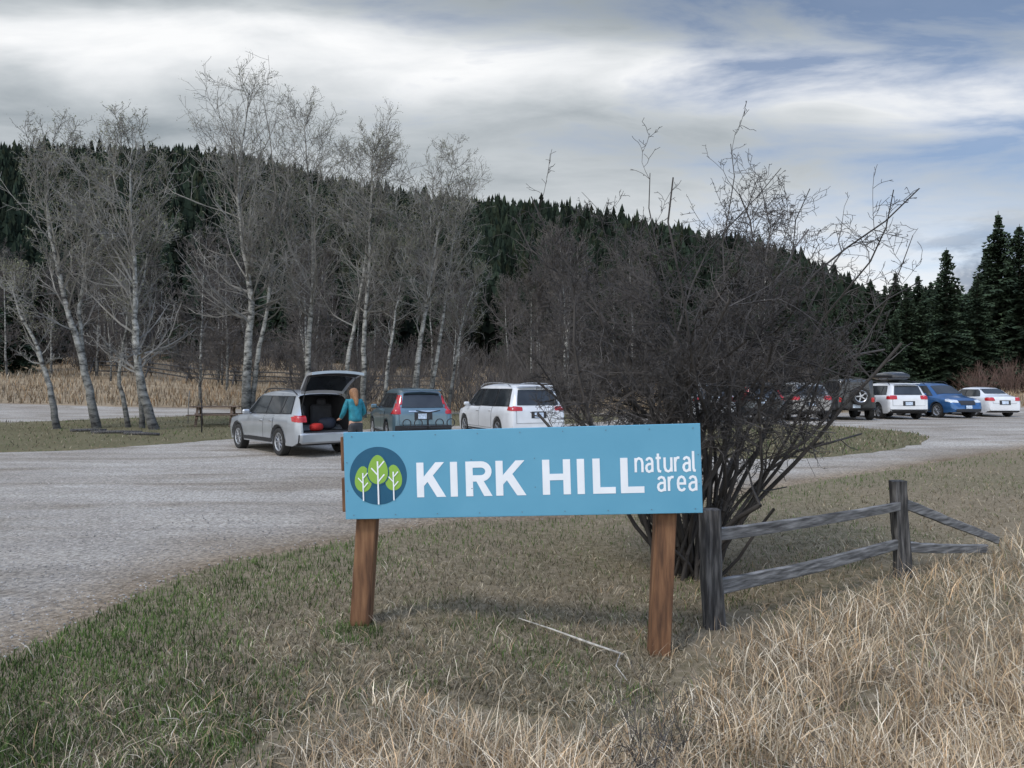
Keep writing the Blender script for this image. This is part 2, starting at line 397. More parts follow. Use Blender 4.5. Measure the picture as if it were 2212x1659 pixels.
yw=rng.uniform(0,6.3,N);cx=np.cos(yw)[:,None];sx=np.sin(yw)[:,None]
vv=np.stack([vv[...,0]*cx-vv[...,1]*sx,vv[...,0]*sx+vv[...,1]*cx,vv[...,2]],2)+np.stack([x,y,H(x,y)+.022],1)[:,None]
A6=Acc(); gcol=np.repeat((rng.uniform(.12,.42,(N,1))*np.array([[1,.94,.86]]))[:,None],6,1)
A6.add(vv,(of[None]+(np.arange(N)*6)[:,None,None]).reshape(-1,3),gcol)
A6.obj("loose_stones",m_tint,kind="stuff",label="loose grey stones on the gravel",category="gravel")

# ---------------------------------------------------------------- bare trees
def rperp(d):
    a=Vector((random.gauss(0,1),random.gauss(0,1),random.gauss(0,1)))
    a=a-d*a.dot(d); return a.normalized()
def branch(segs,tips,p,d,L,r,lv,P):
    n=P['seg'][lv]; st=L/n; r0=r; env=P.get('env')
    for i in range(n):
        d=(d+rperp(d)*P['wob'][lv]*random.random()+Vector((0,0,P['up'][lv]))).normalized()
        q=p+d*st; r1=max(r*(1-(i+1)/n*.8),P['rmin'])
        if env and not env(q): break
        segs.append((p[:],q[:],r0,r1)); 
        if lv<P['max']:
            k=P['kids'][lv]; kk=int(k)+(random.random()<k-int(k))
            if i<P['skip'][lv]: kk=0
            for _ in range(kk):
                a=R(random.uniform(*P['ang'][lv])); cd=(d*math.cos(a)+rperp(d)*math.sin(a)).normalized()
                u=random.random(); pp=p.lerp(q,u)
                branch(segs,tips,pp,cd,L*random.uniform(*P['rat'][lv])*(1-.45*i/n),max(r1*.62,P['rmin']),lv+1,P)
        p=q; r0=r1
    tips.append(p[:])
def segs_to(acc,segs,n=3):
    P0=[s[0] for s in segs];P1=[s[1] for s in segs]
    v,f=prisms(P0,P1,[s[2] for s in segs],[s[3] for s in segs],n); acc.add(v,f)
m_aspen,nt,b=newmat("aspen_bark")
tc=nd(nt,'ShaderNodeTexCoord');mp=nd(nt,'ShaderNodeMapping');mp.inputs['Scale'].default_value=(1,1,2.2);nt.links.new(tc.outputs['Object'],mp.inputs[0])
n=nd(nt,'ShaderNodeTexNoise');n.inputs['Scale'].default_value=2.6;n.inputs['Detail'].default_value=6;n.inputs['Roughness'].default_value=.7;nt.links.new(mp.outputs[0],n.inputs['Vector'])
r=ramp(nt,[(.38,(.03,.028,.025)),(.46,(.17,.165,.147)),(.58,(.37,.36,.325)),(.75,(.50,.49,.45))]);nt.links.new(n.outputs['Fac'],r.inputs[0])
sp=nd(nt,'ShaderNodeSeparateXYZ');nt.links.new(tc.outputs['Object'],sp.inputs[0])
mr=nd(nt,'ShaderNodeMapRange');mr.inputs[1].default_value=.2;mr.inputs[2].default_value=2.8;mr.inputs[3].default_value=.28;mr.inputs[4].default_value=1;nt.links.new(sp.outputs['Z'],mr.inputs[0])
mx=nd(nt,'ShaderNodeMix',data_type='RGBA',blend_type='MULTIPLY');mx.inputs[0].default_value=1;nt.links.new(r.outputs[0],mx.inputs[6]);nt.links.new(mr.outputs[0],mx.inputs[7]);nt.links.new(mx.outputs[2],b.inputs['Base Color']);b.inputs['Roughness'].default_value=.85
bp=nd(nt,'ShaderNodeBump');bp.inputs['Strength'].default_value=.6;bp.inputs['Distance'].default_value=.03;nt.links.new(n.outputs['Fac'],bp.inputs['Height']);nt.links.new(bp.outputs[0],b.inputs['Normal'])
m_twig=noisemat("grey_twigs",[(.35,(.13,.122,.108)),(.65,(.27,.255,.228))],scale=.8,rough=.9,bump=0,detail=2)
m_twig2=noisemat("brown_twigs",[(.35,(.052,.045,.040)),(.65,(.128,.112,.098))],scale=.8,rough=.9,bump=0,detail=2)
m_bush=noisemat("dark_bush_twigs",[(.35,(.028,.025,.023)),(.65,(.085,.075,.068))],scale=1.6,rough=.85,bump=0,detail=2)
m_bud=plain("catkin_buds",(.20,.20,.12),.9)
PA=dict(seg=[6,4,3],wob=[.40,.52,.55],up=[.12,.08,.06],max=2,kids=[1.6,1.0],skip=[1,0],ang=[(25,60),(25,65)],rat=[(.28,.52),(.35,.6)],rmin=.0075)
def aspen_mesh(path,r0,nb=46,start=.28,buds=True,spread=.24,thin=1.0,rmin=.0075,zs=1.0):
    pts=catmull(path,6); m=len(pts); pts[:,2]*=zs
    Ht=pts[-1][2]
    jitter=np.cumsum(rng.normal(0,.026,(m,2)),0); pts[:,:2]+=jitter
    rad=[max(r0*(1-.93*(k/(m-1))**.85)*(1.35 if k==0 else 1),.014) for k in range(m)]
    T=Acc(); v,f=tube(pts,rad,10); T.add(v,f)
    segs=[];tips=[]; PP=dict(PA,rmin=rmin)
    for k in range(nb):
        u=start+(1-start)*random.random()**.85*.98
        fi=u*(m-1);i=int(fi);p=Vector(pts[i]).lerp(Vector(pts[min(i+1,m-1)]),fi-i)
        az=random.uniform(0,6.283); el=R(random.uniform(22,60)) if u>.45 else R(random.uniform(-5,40))
        big=(k<6 and u>.4)
        if big: el=R(random.uniform(48,66))
        d=Vector((math.cos(az)*math.cos(el),math.sin(az)*math.cos(el),math.sin(el)))
        L=Ht*spread*random.uniform(.55,1.15)*(1.15-.75*max(0,(u-.5)/.5)**1.5)*(.8 if u<.45 else 1)*(1.35 if big else 1)
        rr=max(rad[i]*(.68 if big else .44),.018)*random.uniform(.7,1)
        branch(segs,tips,p,d,L,min(rr,.085 if big else .048),0,PP)
    C=Acc(); segs_to(C,segs,3)
    mats=[m_twig]
    if buds:
        tp=np.array([t for t in tips if t[2]>Ht*.55]); tp=np.repeat(tp,3,0)+rng.normal(0,.06,(len(tp)*3,3)); N=len(tp)
        e=rng.normal(0,1,(N,3,3))*.018
        C.add((tp[:,None]+e),np.arange(N*3).reshape(N,3),mi=1); mats.append(m_bud)
    return T.mesh("trunk",m_aspen,smooth=True),C.mesh("crown",mats)
def place_tree(name,tm,cm,loc,rz=0,sc=1,**kw):
    e=empty(name,loc,rz,**kw); e.scale=(sc,)*3
    link(bpy.data.objects.new("trunk",tm),e); link(bpy.data.objects.new("crown",cm),e); return e
GA="bare aspens on the parking island"
AS=[
 (-15.2,26.0,[(0,0,-.2),(-.35,0,1.6),(-.9,0,3.9),(-1.5,.2,6.6),(-1.95,.3,9),(-1.75,.3,11.6)],.20,44,.36,"leaning pale aspen with forked bare crown"),
 (-15.3,26.3,[(0,0,-.2),(-.3,0,1.6),(-.6,0,3.6),(-.7,.2,6.2),(-.2,.3,8.6),(.2,.3,10.6)],.13,30,.45,"slim aspen stem leaning beside a larger one"),
 (-16.2,25.4,[(0,0,-.2),(-.3,0,1.5),(-.75,.1,3.1),(-1.4,.1,4.8),(-1.9,.3,6.2)],.15,22,.35,"short crooked aspen with dark scarred bark"),
 (-14.2,26.4,[(0,0,-.2),(-.4,.1,1.4),(-.5,.1,2.7),(-.2,0,4.6),(-.5,0,6.6)],.12,18,.4,"thin dark leaning aspen beside the picnic table"),
 (-12.8,25.6,[(0,0,-.2),(-.25,0,1.2),(-.6,0,3.2),(-.75,.1,6),(-.85,.1,9),(-.9,.1,11.7)],.22,52,.30,"tall pale aspen with black knots and bare twigs"),
 (-13.6,26.1,[(0,0,-.2),(0,0,1.6),(-.25,0,4),(.1,.2,6.6),(.3,.2,8.6)],.13,26,.45,"slim straight aspen beside a thicker one"),
 (-12.4,33.0,[(0,0,-.2),(.15,0,3),(.3,0,6),(-.1,0,9.5),(-.3,.1,13),(.1,.1,17)],.27,66,.32,"tallest aspen with fine budding crown"),
 (-12.2,33.3,[(0,0,-.2),(.4,0,3.2),(.9,0,6),(1.3,.2,9),(1.9,.3,12.4)],.17,38,.4,"second stem of the tallest aspen"),
 (-9.8,34.0,[(0,0,-.2),(.1,0,3.4),(.3,0,7),(.1,0,11),(-.3,.1,15.6)],.2,56,.36,"tall straight aspen behind the parked wagon"),
 (-8.0,33.2,[(0,0,-.2),(.4,0,2.6),(.9,0,5.5),(1.4,.1,9.3),(1.6,.1,13.6)],.17,50,.40,"slender aspen leaning over the parked cars"),
 (-6.9,33.0,[(0,0,-.2),(.05,0,3),(.3,0,6.5),(.5,.1,10),(.7,.1,14)],.18,50,.38,"slender straight aspen with white bark"),
 (-5.9,32.5,[(0,0,-.2),(.3,0,3),(.7,.1,6),(1.1,.1,8.6)],.12,26,.4,"young thin leaning aspen"),
 (-4.9,34.0,[(0,0,-.2),(.35,0,2.8),(.8,0,5.8),(1.2,.1,9.5),(2.2,.1,13.8)],.2,56,.36,"pale aspen leaning with wide budding crown"),
 (-4.3,35.2,[(0,0,-.2),(.5,0,3),(1.0,.1,6.2),(1.4,.1,9.6),(1.6,.2,12)],.14,38,.4,"thin leaning aspen behind the minivan"),
 (-3.2,36,[(0,0,-.2),(.3,0,3),(.8,.1,5.6),(1.5,.1,8)],.11,28,.35,"small bare aspen behind the minivan"),
]
for x,y,pth,r0,nb,stt,lab in AS:
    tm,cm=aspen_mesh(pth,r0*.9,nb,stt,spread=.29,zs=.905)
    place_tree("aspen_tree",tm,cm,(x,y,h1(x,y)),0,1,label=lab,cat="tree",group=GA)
BG=[]
for k in range(4):
    s=random.uniform(-.8,.8)
    BG.append(aspen_mesh([(0,0,-.3),(.1,0,3),(s*.6,.1,6),(s,.2,9.5)],.11,42,.15,buds=False,spread=.32,rmin=.013))
for tm,cm in BG:
    cm.materials[0]=m_twig2
for k in range(56):
    px=rng.uniform(-.74,.12) if k<50 else rng.uniform(.12,.36); d=rng.uniform(44,84) if px>-.45 else rng.uniform(56,86); x=px*d
    sc=random.uniform(.8,1.25); tm,cm=BG[k%4]
    place_tree("bare_tree",tm,cm,(x,d,h1(x,d)),random.uniform(0,6.3),sc,label="bare grey brown deciduous tree at the meadow edge",cat="tree",group="bare trees at the meadow edge")
def thicket(name,cent,hh,ns,mat,lab,wr=.02,lean=.55):
    P0=[];P1=[];R0=[];R1=[]
    c=np.repeat(cent,ns,0); hr=np.repeat(hh,ns); N=len(c)
    az=rng.uniform(0,6.283,N); ln=np.abs(rng.normal(0,lean,N)); 
    d=norm(np.stack([np.cos(az)*ln,np.sin(az)*ln,np.ones(N)],1)); L=hr*rng.uniform(.5,1.05,N)
    c=c+rng.normal(0,.35,(N,3))*np.array([[1,1,0]])
    mid=c+d*(L*.5)[:,None]; d2=norm(d+rng.normal(0,.25,(N,3))); tip=mid+d2*(L*.5)[:,None]
    P0+= [c,mid];P1+=[mid,tip];R0+=[np.full(N,wr),np.full(N,wr*.7)];R1+=[np.full(N,wr*.7),np.full(N,wr*.3)]
    for k in range(4):
        s=mid+(tip-mid)*rng.uniform(-.6,.8,(N,1)); dd=norm(d+rng.normal(0,.6,(N,3))+np.array([[0,0,.3]]))
        P0.append(s);P1.append(s+dd*(L*rng.uniform(.15,.4,N))[:,None]);R0.append(np.full(N,wr*.5));R1.append(np.full(N,wr*.25))
    v,f=prisms(np.concatenate(P0),np.concatenate(P1),np.concatenate(R0),np.concatenate(R1),3)
    a=Acc();a.add(v,f); a.obj(name,mat,kind="stuff",label=lab,category="shrubs")
N=200; t=rng.uniform(-.9,.42,N); d=rng.uniform(64,98,N); d=np.where(t>.12,d*.8,d); x=t*d; cent=np.stack([x,d,H(x,d)],1)
thicket("willow_thicket",cent,rng.uniform(2.2,5.2,N),32,m_twig2,"dense brown leafless willow thicket along the meadow",.03)
N=46; t=rng.uniform(-.30,.14,N); d=rng.uniform(40,56,N); x=t*d; cent=np.stack([x,d,H(x,d)],1)
thicket("shrub_thicket",cent,rng.uniform(1.5,4.5,N),40,m_twig2,"leafless shrubs behind the parked cars",.02)
N=12; d=rng.uniform(54,60,N); x=d*rng.uniform(.64,.76,N); cent=np.stack([x,d,H(x,d)],1)
thicket("red_willow_thicket",cent,rng.uniform(1.4,2.8,N),44,noisemat("reddish_twigs",two((.12,.075,.058),.3),scale=1,bump=0,rough=.9),"reddish leafless shrubs below the spruces",.02)

# ---------------------------------------------------------------- big bare bush
segs=[];tips=[]
bx,by=1.80,7.1
def env_core(q):
    rr=math.hypot(q.x-bx,(q.y-by)*1.25); R_=float(np.interp(q.z,[0,.45,.9,1.4,2.1,2.9,3.4,3.9],[.45,.65,1.2,1.65,1.9,1.9,1.5,.8]))*random.uniform(.85,1.15)
    return rr<R_ and q.z>-.1 and q.y>5.8
def env_shoot(q):
    rr=math.hypot(q.x-bx,(q.y-by)*1.25); R_=float(np.interp(q.z,[0,.6,1.5,2.4,3.2,4.0,4.9],[.5,.8,1.6,2.1,2.2,1.65,.75]))*random.uniform(.92,1.12)
    return rr<R_ and q.y>5.8
PB=dict(seg=[10,6,5,3],wob=[.62,.68,.75,.85],up=[-.01,-.01,0,0],max=3,kids=[1.9,1.25,.85],skip=[3,0,0],ang=[(30,80),(30,85),(35,90)],rat=[(.20,.42),(.28,.5),(.3,.55)],rmin=.0023,env=env_core)
PS=dict(PB,seg=[13,5,4,2],kids=[1.7,1.3,.7],up=[.03,.04,.02,.02],rat=[(.10,.24),(.28,.5),(.3,.5)],wob=[.42,.55,.65,.7],skip=[4,0,0],ang=[(25,65),(30,80),(35,85)],env=env_shoot)
PD=dict(PB,seg=[8,5,4,2],kids=[2.0,1.2,.7],up=[-.05,-.02,0,0],rat=[(.18,.38),(.28,.5),(.3,.5)],skip=[1,0,0],env=env_shoot)
def stem(az,lean,L,r,P):
    d=Vector((math.cos(az)*lean*.75,math.sin(az)*lean*.75,1)).normalized()
    o=Vector((bx+math.cos(az)*.22*random.random()+random.uniform(-.18,.18),by+math.sin(az)*.25*random.random(),0)); o.z=h1(o.x,o.y)-.05
    branch(segs,tips,o,d,L,r,0,P)
for k in range(25):
    lean=.15+1.15*(k/25)**.9; stem(k*2.4+random.uniform(-.3,.3),lean,random.uniform(2.9,3.8)*(1.05-.12*lean),random.uniform(.02,.038),PB)
for k in range(40):
    az=k*2.4+random.uniform(-.4,.4); lean=.06+.80*(k/40)
    stem(az,lean,random.uniform(3.7,4.7)*(1.06-.16*lean),random.uniform(.016,.027),PS)
for az,L,lean in((1.7,5.1,.08),(4.6,5.0,.06),(.1,5.1,.14),(3.0,5.0,.16),(.0,4.7,.40),(3.2,4.7,.45),(.4,4.6,.55),(2.9,4.5,.62)):
    stem(az,lean,L,.026,PS)
for k in range(46):
    az=k*2.4+random.uniform(-.3,.3); rr=random.uniform(.1,.5); o=Vector((bx+math.cos(az)*rr,by+math.sin(az)*rr*.8,random.uniform(1.0,2.7)))
    d=Vector((math.cos(az),math.sin(az),random.uniform(.0,.7))).normalized()
    branch(segs,tips,o,d,random.uniform(1.2,1.9),.011,0,PD)
for k in range(34):
    az=random.uniform(0,6.283); rr=random.uniform(.1,1.2); o=Vector((bx+math.cos(az)*rr,by+math.sin(az)*rr*.8,random.uniform(1.1,2.9)))
    d=Vector((math.cos(az),math.sin(az),random.uniform(-.5,.7))).normalized()
    branch(segs,tips,o,d,random.uniform(.6,1.2),.006,1,PB)
for k in range(18):
    az=random.uniform(0,6.283); rr=random.uniform(.05,.3); o=Vector((bx+math.cos(az)*rr,by+math.sin(az)*rr,random.uniform(.1,.9)))
    d=Vector((math.cos(az),math.sin(az),random.uniform(0,.8))).normalized()
    branch(segs,tips,o,d,random.uniform(.5,1.0),.006,1,PB)
print("bush segs",len(segs))
big=[s for s in segs if s[2]>.012]; small=[s for s in segs if s[2]<=.012]
e=empty("bare_bush",(0,0,0),label="large tangled leafless hawthorn bush beside the sign",cat="bush")
e.location=(bx,by,h1(bx,by)); off=np.array([bx,by,h1(bx,by)])
T=Acc(); v,f=prisms([s[0] for s in big],[s[1] for s in big],[s[2] for s in big],[s[3] for s in big],7); T.add(v-off,f); T.obj("trunk",m_bush,e,smooth=True)
C=Acc(); v,f=prisms([s[0] for s in small],[s[1] for s in small],[s[2] for s in small],[s[3] for s in small],3); C.add(v-off,f); C.obj("crown",m_bush,e)
def sprig(name,x,y,n,L,lab,mat=m_bush):
    segs=[];P=dict(PB,max=2,rmin=.0013,env=None,up=[0,.08,.04,.02],wob=[.4,.4,.5,.6])
    z=h1(x,y)
    for k in range(n):
        az=random.uniform(0,6.28);d=Vector((math.cos(az)*.5,math.sin(az)*.5,1)).normalized()
        branch(segs,[],Vector((x+random.uniform(-.06,.06),y+random.uniform(-.06,.06),z)),d,L*random.uniform(.6,1.1),.0028,1,P)
    a=Acc(); v,f=prisms([s[0] for s in segs],[s[1] for s in segs],[s[2] for s in segs],[s[3] for s in segs],3)
    a.add(v,f); a.obj(name,mat,label=lab,category="shrub")
sprig("bare_shrub",.62,3.25,14,.50,"small leafless sapling in the dry grass")
sprig("bare_shrub",.85,3.6,10,.44,"small leafless sapling in the dry grass")
sprig("bare_shrub",1.35,3.0,6,.38,"low leafless twigs in the dry grass")

# ---------------------------------------------------------------- conifers
def spruce_mesh(Ht,Rb,seed):
    rs=np.random.default_rng(seed); A=Acc()
    z=.35; tri=[]; col=[]; ph=rs.uniform(0,6.28,3)
    while z<Ht*.985:
        u=z/Ht; rmax=Rb*(1-u)**.8*(0.88+.16*math.sin(z*1.7+ph[0])+.08*math.sin(z*4+ph[1])); nb=int(9+6*(1-u))
        for k in range(nb):
            az=rs.uniform(0,6.283); L=max(rmax*rs.uniform(.5,1.2)*(1+.18*math.sin(az*2+ph[2]+z*.5)),.12); dr=rs.uniform(.12,.42)
            dx,dy=math.cos(az),math.sin(az); px,py=-dy,dx
            ns=max(3,int(L/.26)); shade=rs.uniform(.55,1.4)
            for s in range(ns):
                f0=s/ns; f1=(s+1)/ns; d0=L*f0; 
                zz=z-dr*L*f0**1.2+.12*L*max(0,f0-.75)
                w=(.34*L*(1-f0)+.07)*rs.uniform(.6,1.2); w=min(w,.5)
                fw=L*(.9/ns)+.08
                for sd in(-1,1):
                    tri.append([(dx*d0,dy*d0,zz+.02),(dx*(d0+fw*.55)+px*w*sd,dy*(d0+fw*.55)+py*w*sd,zz-rs.uniform(.02,.22)),(dx*(d0+fw),dy*(d0+fw),zz-.03)])
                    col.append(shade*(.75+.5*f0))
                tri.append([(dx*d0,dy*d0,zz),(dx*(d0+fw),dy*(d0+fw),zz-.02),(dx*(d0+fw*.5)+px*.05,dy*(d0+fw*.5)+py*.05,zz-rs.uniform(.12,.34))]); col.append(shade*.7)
        z+=rs.uniform(.16,.30)*(1-.35*u)
    tri=np.array(tri); n=len(tri); base=np.array([.032,.050,.027])
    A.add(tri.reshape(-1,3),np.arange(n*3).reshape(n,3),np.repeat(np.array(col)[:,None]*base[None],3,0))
    T=Acc(); v,f=tube([(0,0,-.3),(0,0,Ht*.5),(0,0,Ht)],[Ht*.014,Ht*.009,.015],8); T.add(v,f)
    return T.mesh("trunk",m_bark,smooth=True),A.mesh("crown",m_needle)
m_bark=plain("spruce_bark",(.06,.045,.035),.9,bump=.5)
m_needle=tintmat("spruce_needles",.8,1.0,.2)
SP=[spruce_mesh(12,rb,s) for s,rb in((1,3.0),(2,3.9),(3,3.4),(4,4.3))]
right=[(.475,70,10.2),(.505,66,10.8),(.54,66,11.6),(.572,70,12.0),(.612,60,12.6),(.590,76,12.2),(.645,72,10.8),(.667,68,14.2),(.685,62,16.2),(.715,60,14.6),(.74,64,15.5),(.78,60,16),(.82,66,15),(.45,74,9.4),(.63,80,12),(.42,78,9.2),(.49,76,11),(.525,74,11.6),(.555,62,10.0),(.60,66,11.2),(.655,60,10.2),(.7,70,14),
 (.46,82,11),(.485,84,11.5),(.515,82,12),(.535,80,12.2),(.56,82,12.6),(.58,66,9.8),(.62,74,11.4),(.635,66,9.2),(.61,82,12.4),(.65,82,12),(.675,76,12.5),(.435,84,10.5),(.41,86,10.5),(.525,64,8.6),(.575,62,8.4),(.49,66,8.4),
 (.455,66,8.6),(.43,68,8.8),(.405,72,9.2),(.385,76,9.8),(.37,82,10.5),(.35,84,10.5),(.33,80,10),(.395,66,7.6),(.47,62,7.6),(.51,60,7.6),(.54,60,7.4)]
for t,d,hh in right:
    k=random.randrange(4); tm,cm=SP[k]; x=t*d; z=h1(x,d)
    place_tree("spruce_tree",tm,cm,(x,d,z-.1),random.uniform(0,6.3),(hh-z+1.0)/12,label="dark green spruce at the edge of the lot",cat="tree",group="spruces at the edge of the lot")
for t,d,hh in [(-.70,62,9),(-.665,70,10),(-.74,66,11),(-.62,78,9),(-.46,80,9),(-.43,88,11),(-.12,96,11),(.0,92,10),(.04,86,9.5),(-.55,90,10),(-.33,92,9),(.1,88,10),(.16,80,9),(.3,84,9),(-.78,58,10),(-.5,94,12),(-.25,95,12),(-.18,90,10),(.24,88,10)]:
    k=random.randrange(4); tm,cm=SP[k]; x=t*d
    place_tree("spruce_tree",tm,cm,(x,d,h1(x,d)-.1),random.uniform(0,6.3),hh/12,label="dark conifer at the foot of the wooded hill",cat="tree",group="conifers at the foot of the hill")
def con_template(seed,nl,m):
    rs=np.random.default_rng(seed); V=[];F=[]
    for l in range(nl):
        zb=.05+l*.9/nl; zt=min(zb+1.7/nl,1.0); rr=.17*(1-zb)**.8+.008
        k=len(V); V.append((0,0,zt))
        for i in range(m):
            a=2*math.pi*(i+rs.uniform(-.35,.35))/m; q=rr*(rs.uniform(.85,1.35) if i%2 else rs.uniform(.35,.65))
            V.append((math.cos(a)*q,math.sin(a)*q,zb+rs.uniform(-.04,.03)))
        for i in range(m): F.append((k,k+1+i,k+1+(i+1)%m))
    return np.array(V),np.array(F)
TF=[con_template(s,5,6) for s in range(5)]; TN=[con_template(s+9,12,11) for s in range(5)]
m_forest=tintmat("hill_forest",.95,1.0,.05)
FA=Acc(); N=20000
t=rng.uniform(-1.2,1.0,N); Rc=crest(t); ca=1/np.sqrt(1+t*t)
u=rng.random(N)**.72; r=93+(Rc*1.03-93)*u; x=t*ca*r; y=ca*r; z=H(x,y)
hh=rng.uniform(5.5,12,N)*np.where(rng.random(N)<.1,1.25,1)*np.interp(t,[.35,.55],[1,.8])
nearm=r<185
for k in range(10):
    s=(np.arange(N)%5==k%5)&(nearm if k>=5 else ~nearm); V,F=(TN if k>=5 else TF)[k%5]; n=s.sum()
    yw=rng.uniform(0,6.28,n); c_,s_=np.cos(yw)[:,None],np.sin(yw)[:,None]; hs=hh[s][:,None]
    wv=hs*rng.uniform(.8,1.5,(n,1))
    vx=(V[None,:,0]*c_-V[None,:,1]*s_)*wv+x[s][:,None]; vy=(V[None,:,0]*s_+V[None,:,1]*c_)*wv+y[s][:,None]; vz=V[None,:,2]*hs+z[s][:,None]-.5
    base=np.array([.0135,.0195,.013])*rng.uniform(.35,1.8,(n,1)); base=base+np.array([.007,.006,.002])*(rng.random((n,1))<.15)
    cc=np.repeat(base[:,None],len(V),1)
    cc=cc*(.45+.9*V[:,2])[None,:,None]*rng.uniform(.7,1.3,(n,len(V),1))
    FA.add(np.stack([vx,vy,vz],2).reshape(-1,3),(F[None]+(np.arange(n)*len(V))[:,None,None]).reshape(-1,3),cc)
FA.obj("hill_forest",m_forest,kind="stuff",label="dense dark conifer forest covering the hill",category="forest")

# ---------------------------------------------------------------- sign
BL=Vector((-1.170,5.0,.814));BR=Vector((1.303,4.85,.887));TL=Vector((-1.193,5.0,1.424))
U=(BR-BL).normalized();V0=(TL-BL);V_=(V0-U*V0.dot(U)).normalized();Nn=U.cross(V_)
WID=(BR-BL).length;HEI=.612
sm=Matrix((U,V_,Nn)).transposed().to_4x4(); sm.translation=BL
sign=empty("park_sign",(0,5.03,-.05),label="blue trailhead sign reading KIRK HILL natural area on wooden posts",cat="sign")
def sign_pts(v):
    v=np.asarray(v,float); M=np.array(sm.to_3x3()); return v@M.T+np.array(BL)-np.array((0,5.03,-.05))
m_panel=noisemat("blue_sign_face",[(.3,(.105,.32,.455)),(.7,(.13,.36,.50))],scale=2.2,rough=.38,bump=.03,spec=.4)
m_white=plain("white_lettering",(.82,.84,.86),.45,k=.03)
m_navy=plain("teal_disc",(.010,.09,.165),.4,k=.05)
m_leaf=plain("lime_leaf",(.24,.43,.06),.45,k=.05)
m_post=noisemat("stained_post",[(.3,(.06,.027,.013)),(.5,(.165,.078,.036)),(.72,(.27,.14,.068))],scale=5,stretch=(5,5,.6),rough=.75,bump=.5,bscale=18,dist=.008)
m_screw=plain("screw_heads",(.12,.20,.26),.5,.3)
a=Acc(); v,f=box((WID/2,HEI/2,-.008),(WID,HEI,.016),None,.003); a.add(sign_pts(v),f); panel=a.obj("sign_panel",m_panel,sign)
layer=[0]
def flat(acc,poly,th=.0012):
    layer[0]+=1; z0=.0006; z1=z0+th+.00012*(layer[0]%9); n=len(poly)
    v=[(p[0],p[1],z0) for p in poly]+[(p[0],p[1],z1) for p in poly]
    f=[tuple(range(n,2*n))]+[(i,(i+1)%n,n+(i+1)%n,n+i) for i in range(n)]
    acc.add(sign_pts(v),f)
def stroke(acc,pts,w,th=.0012,ox=0,oy=0):
    P=np.array(pts,float)+np.array([ox,oy]); m=len(P)
    Lf=[];
    for i in range(m):
        if 0<i<m-1:
            a=norm(P[i]-P[i-1]);b=norm(P[i+1]-P[i]); t=norm(a+b); n=np.array([-t[1],t[0]]); k=1/max(.5,n@np.array([-a[1],a[0]]))
        else: t=norm(P[1]-P[0]) if i==0 else norm(P[-1]-P[-2]); n=np.array([-t[1],t[0]]);k=1
        Lf.append((P[i]+n*w/2*k,P[i]-n*w/2*k))
    layer[0]+=1; z=.0006+th+.00012*(layer[0]%9)
    v=[];f=[]
    for l,r in Lf: v+= [(l[0],l[1],z),(r[0],r[1],z)]
    for i in range(m-1): f.append((2*i,2*i+1,2*i+3,2*i+2))
    acc.add(sign_pts(v),f)
a=Acc(); y0,y1=.146,.388; Hh=y1-y0; s=.050
def rect(x0,b0,x1,b1): flat(a,[(x0,b0),(x1,b0),(x1,b1),(x0,b1)])
def letK(x0,W):
    rect(x0,y0,x0+s,y1)
    flat(a,[(x0+s-.004,y0+.30*Hh),(x0+W-.004,y1),(x0+W-.066,y1),(x0+s-.004,y0+.57*Hh)])
    flat(a,[(x0+W-.060,y0),(x0+W+.004,y0),(x0+s+.062,y0+.64*Hh),(x0+s+.022,y0+.47*Hh)])
letK(.513,.200)
rect(.750,y0,.750+s,y1)
x0=.858;W=.182; rect(x0,y0,x0+s,y1)
stroke(a,[(x0+s-.004,y1-.022)]+[(x0+.108+.052*math.sin(q),(y0+.71*Hh)+(.29*Hh-.022)*math.cos(q)) for q in np.linspace(0,math.pi,12)]+[(x0+s-.004,y0+.42*Hh+.022)],.044)
flat(a,[(x0+W-.056,y0),(x0+W+.002,y0),(x0+.122,y0+.45*Hh),(x0+.072,y0+.44*Hh)])
letK(1.068,.206)
rect(1.392,y0,1.392+s,y1);rect(1.535,y0,1.535+s,y1);rect(1.392+s-.003,y0+.41*Hh,1.538,y0+.41*Hh+.044)
rect(1.631,y0,1.631+s,y1)
rect(1.738,y0,1.738+s,y1);rect(1.738+s-.003,y0,1.893,y0+.044)
rect(1.928,y0,1.928+s,y1);rect(1.928+s-.003,y0,2.088,y0+.044)
G={'n':([[(0,0),(0,1)],[(0,.68),(.08,.9),(.27,.98),(.46,.9),(.54,.68),(.54,0)]],.54),
'a':([[(.04,.8),(.12,.93),(.27,.98),(.43,.92),(.5,.74),(.5,0)],[(.5,.58),(.2,.56),(.05,.45),(.01,.28),(.08,.09),(.22,.02),(.4,.08),(.5,.22)]],.5),
't':([[(.17,1.28),(.17,.22),(.23,.05),(.4,.02)],[(-.02,.97),(.4,.97)]],.40),
'u':([[(0,1),(0,.32),(.08,.1),(.27,.02),(.46,.1),(.54,.32)],[(.54,1),(.54,0)]],.54),
'r':([[(0,0),(0,1)],[(0,.66),(.1,.9),(.22,.97),(.36,.96)]],.36),
'l':([[(0,1.4),(0,.22),(.05,.05),(.18,.02)]],.18),
'e':([[(.03,.5),(.51,.5),(.5,.76),(.4,.93),(.27,.98),(.12,.92),(.03,.76),(0,.5),(.03,.24),(.12,.08),(.27,.02),(.41,.07),(.5,.18)]],.52)}
def word(txt,xa,xb,base,xh,w):
    gap=.30; tot=sum(G[c][1] for c in txt)+gap*(len(txt)-1); sx=(xb-xa-w)/tot; x=xa+w/2
    for c in txt:
        for st in G[c][0]: stroke(a,[(x+p[0]*sx,base+p[1]*xh) for p in st],w)
        x+=(G[c][1]+gap)*sx
word("natural",2.025,2.447,.287,.098,.0165)
word("area",2.172,2.447,.155,.098,.0165)
a.obj("lettering",m_white,panel)
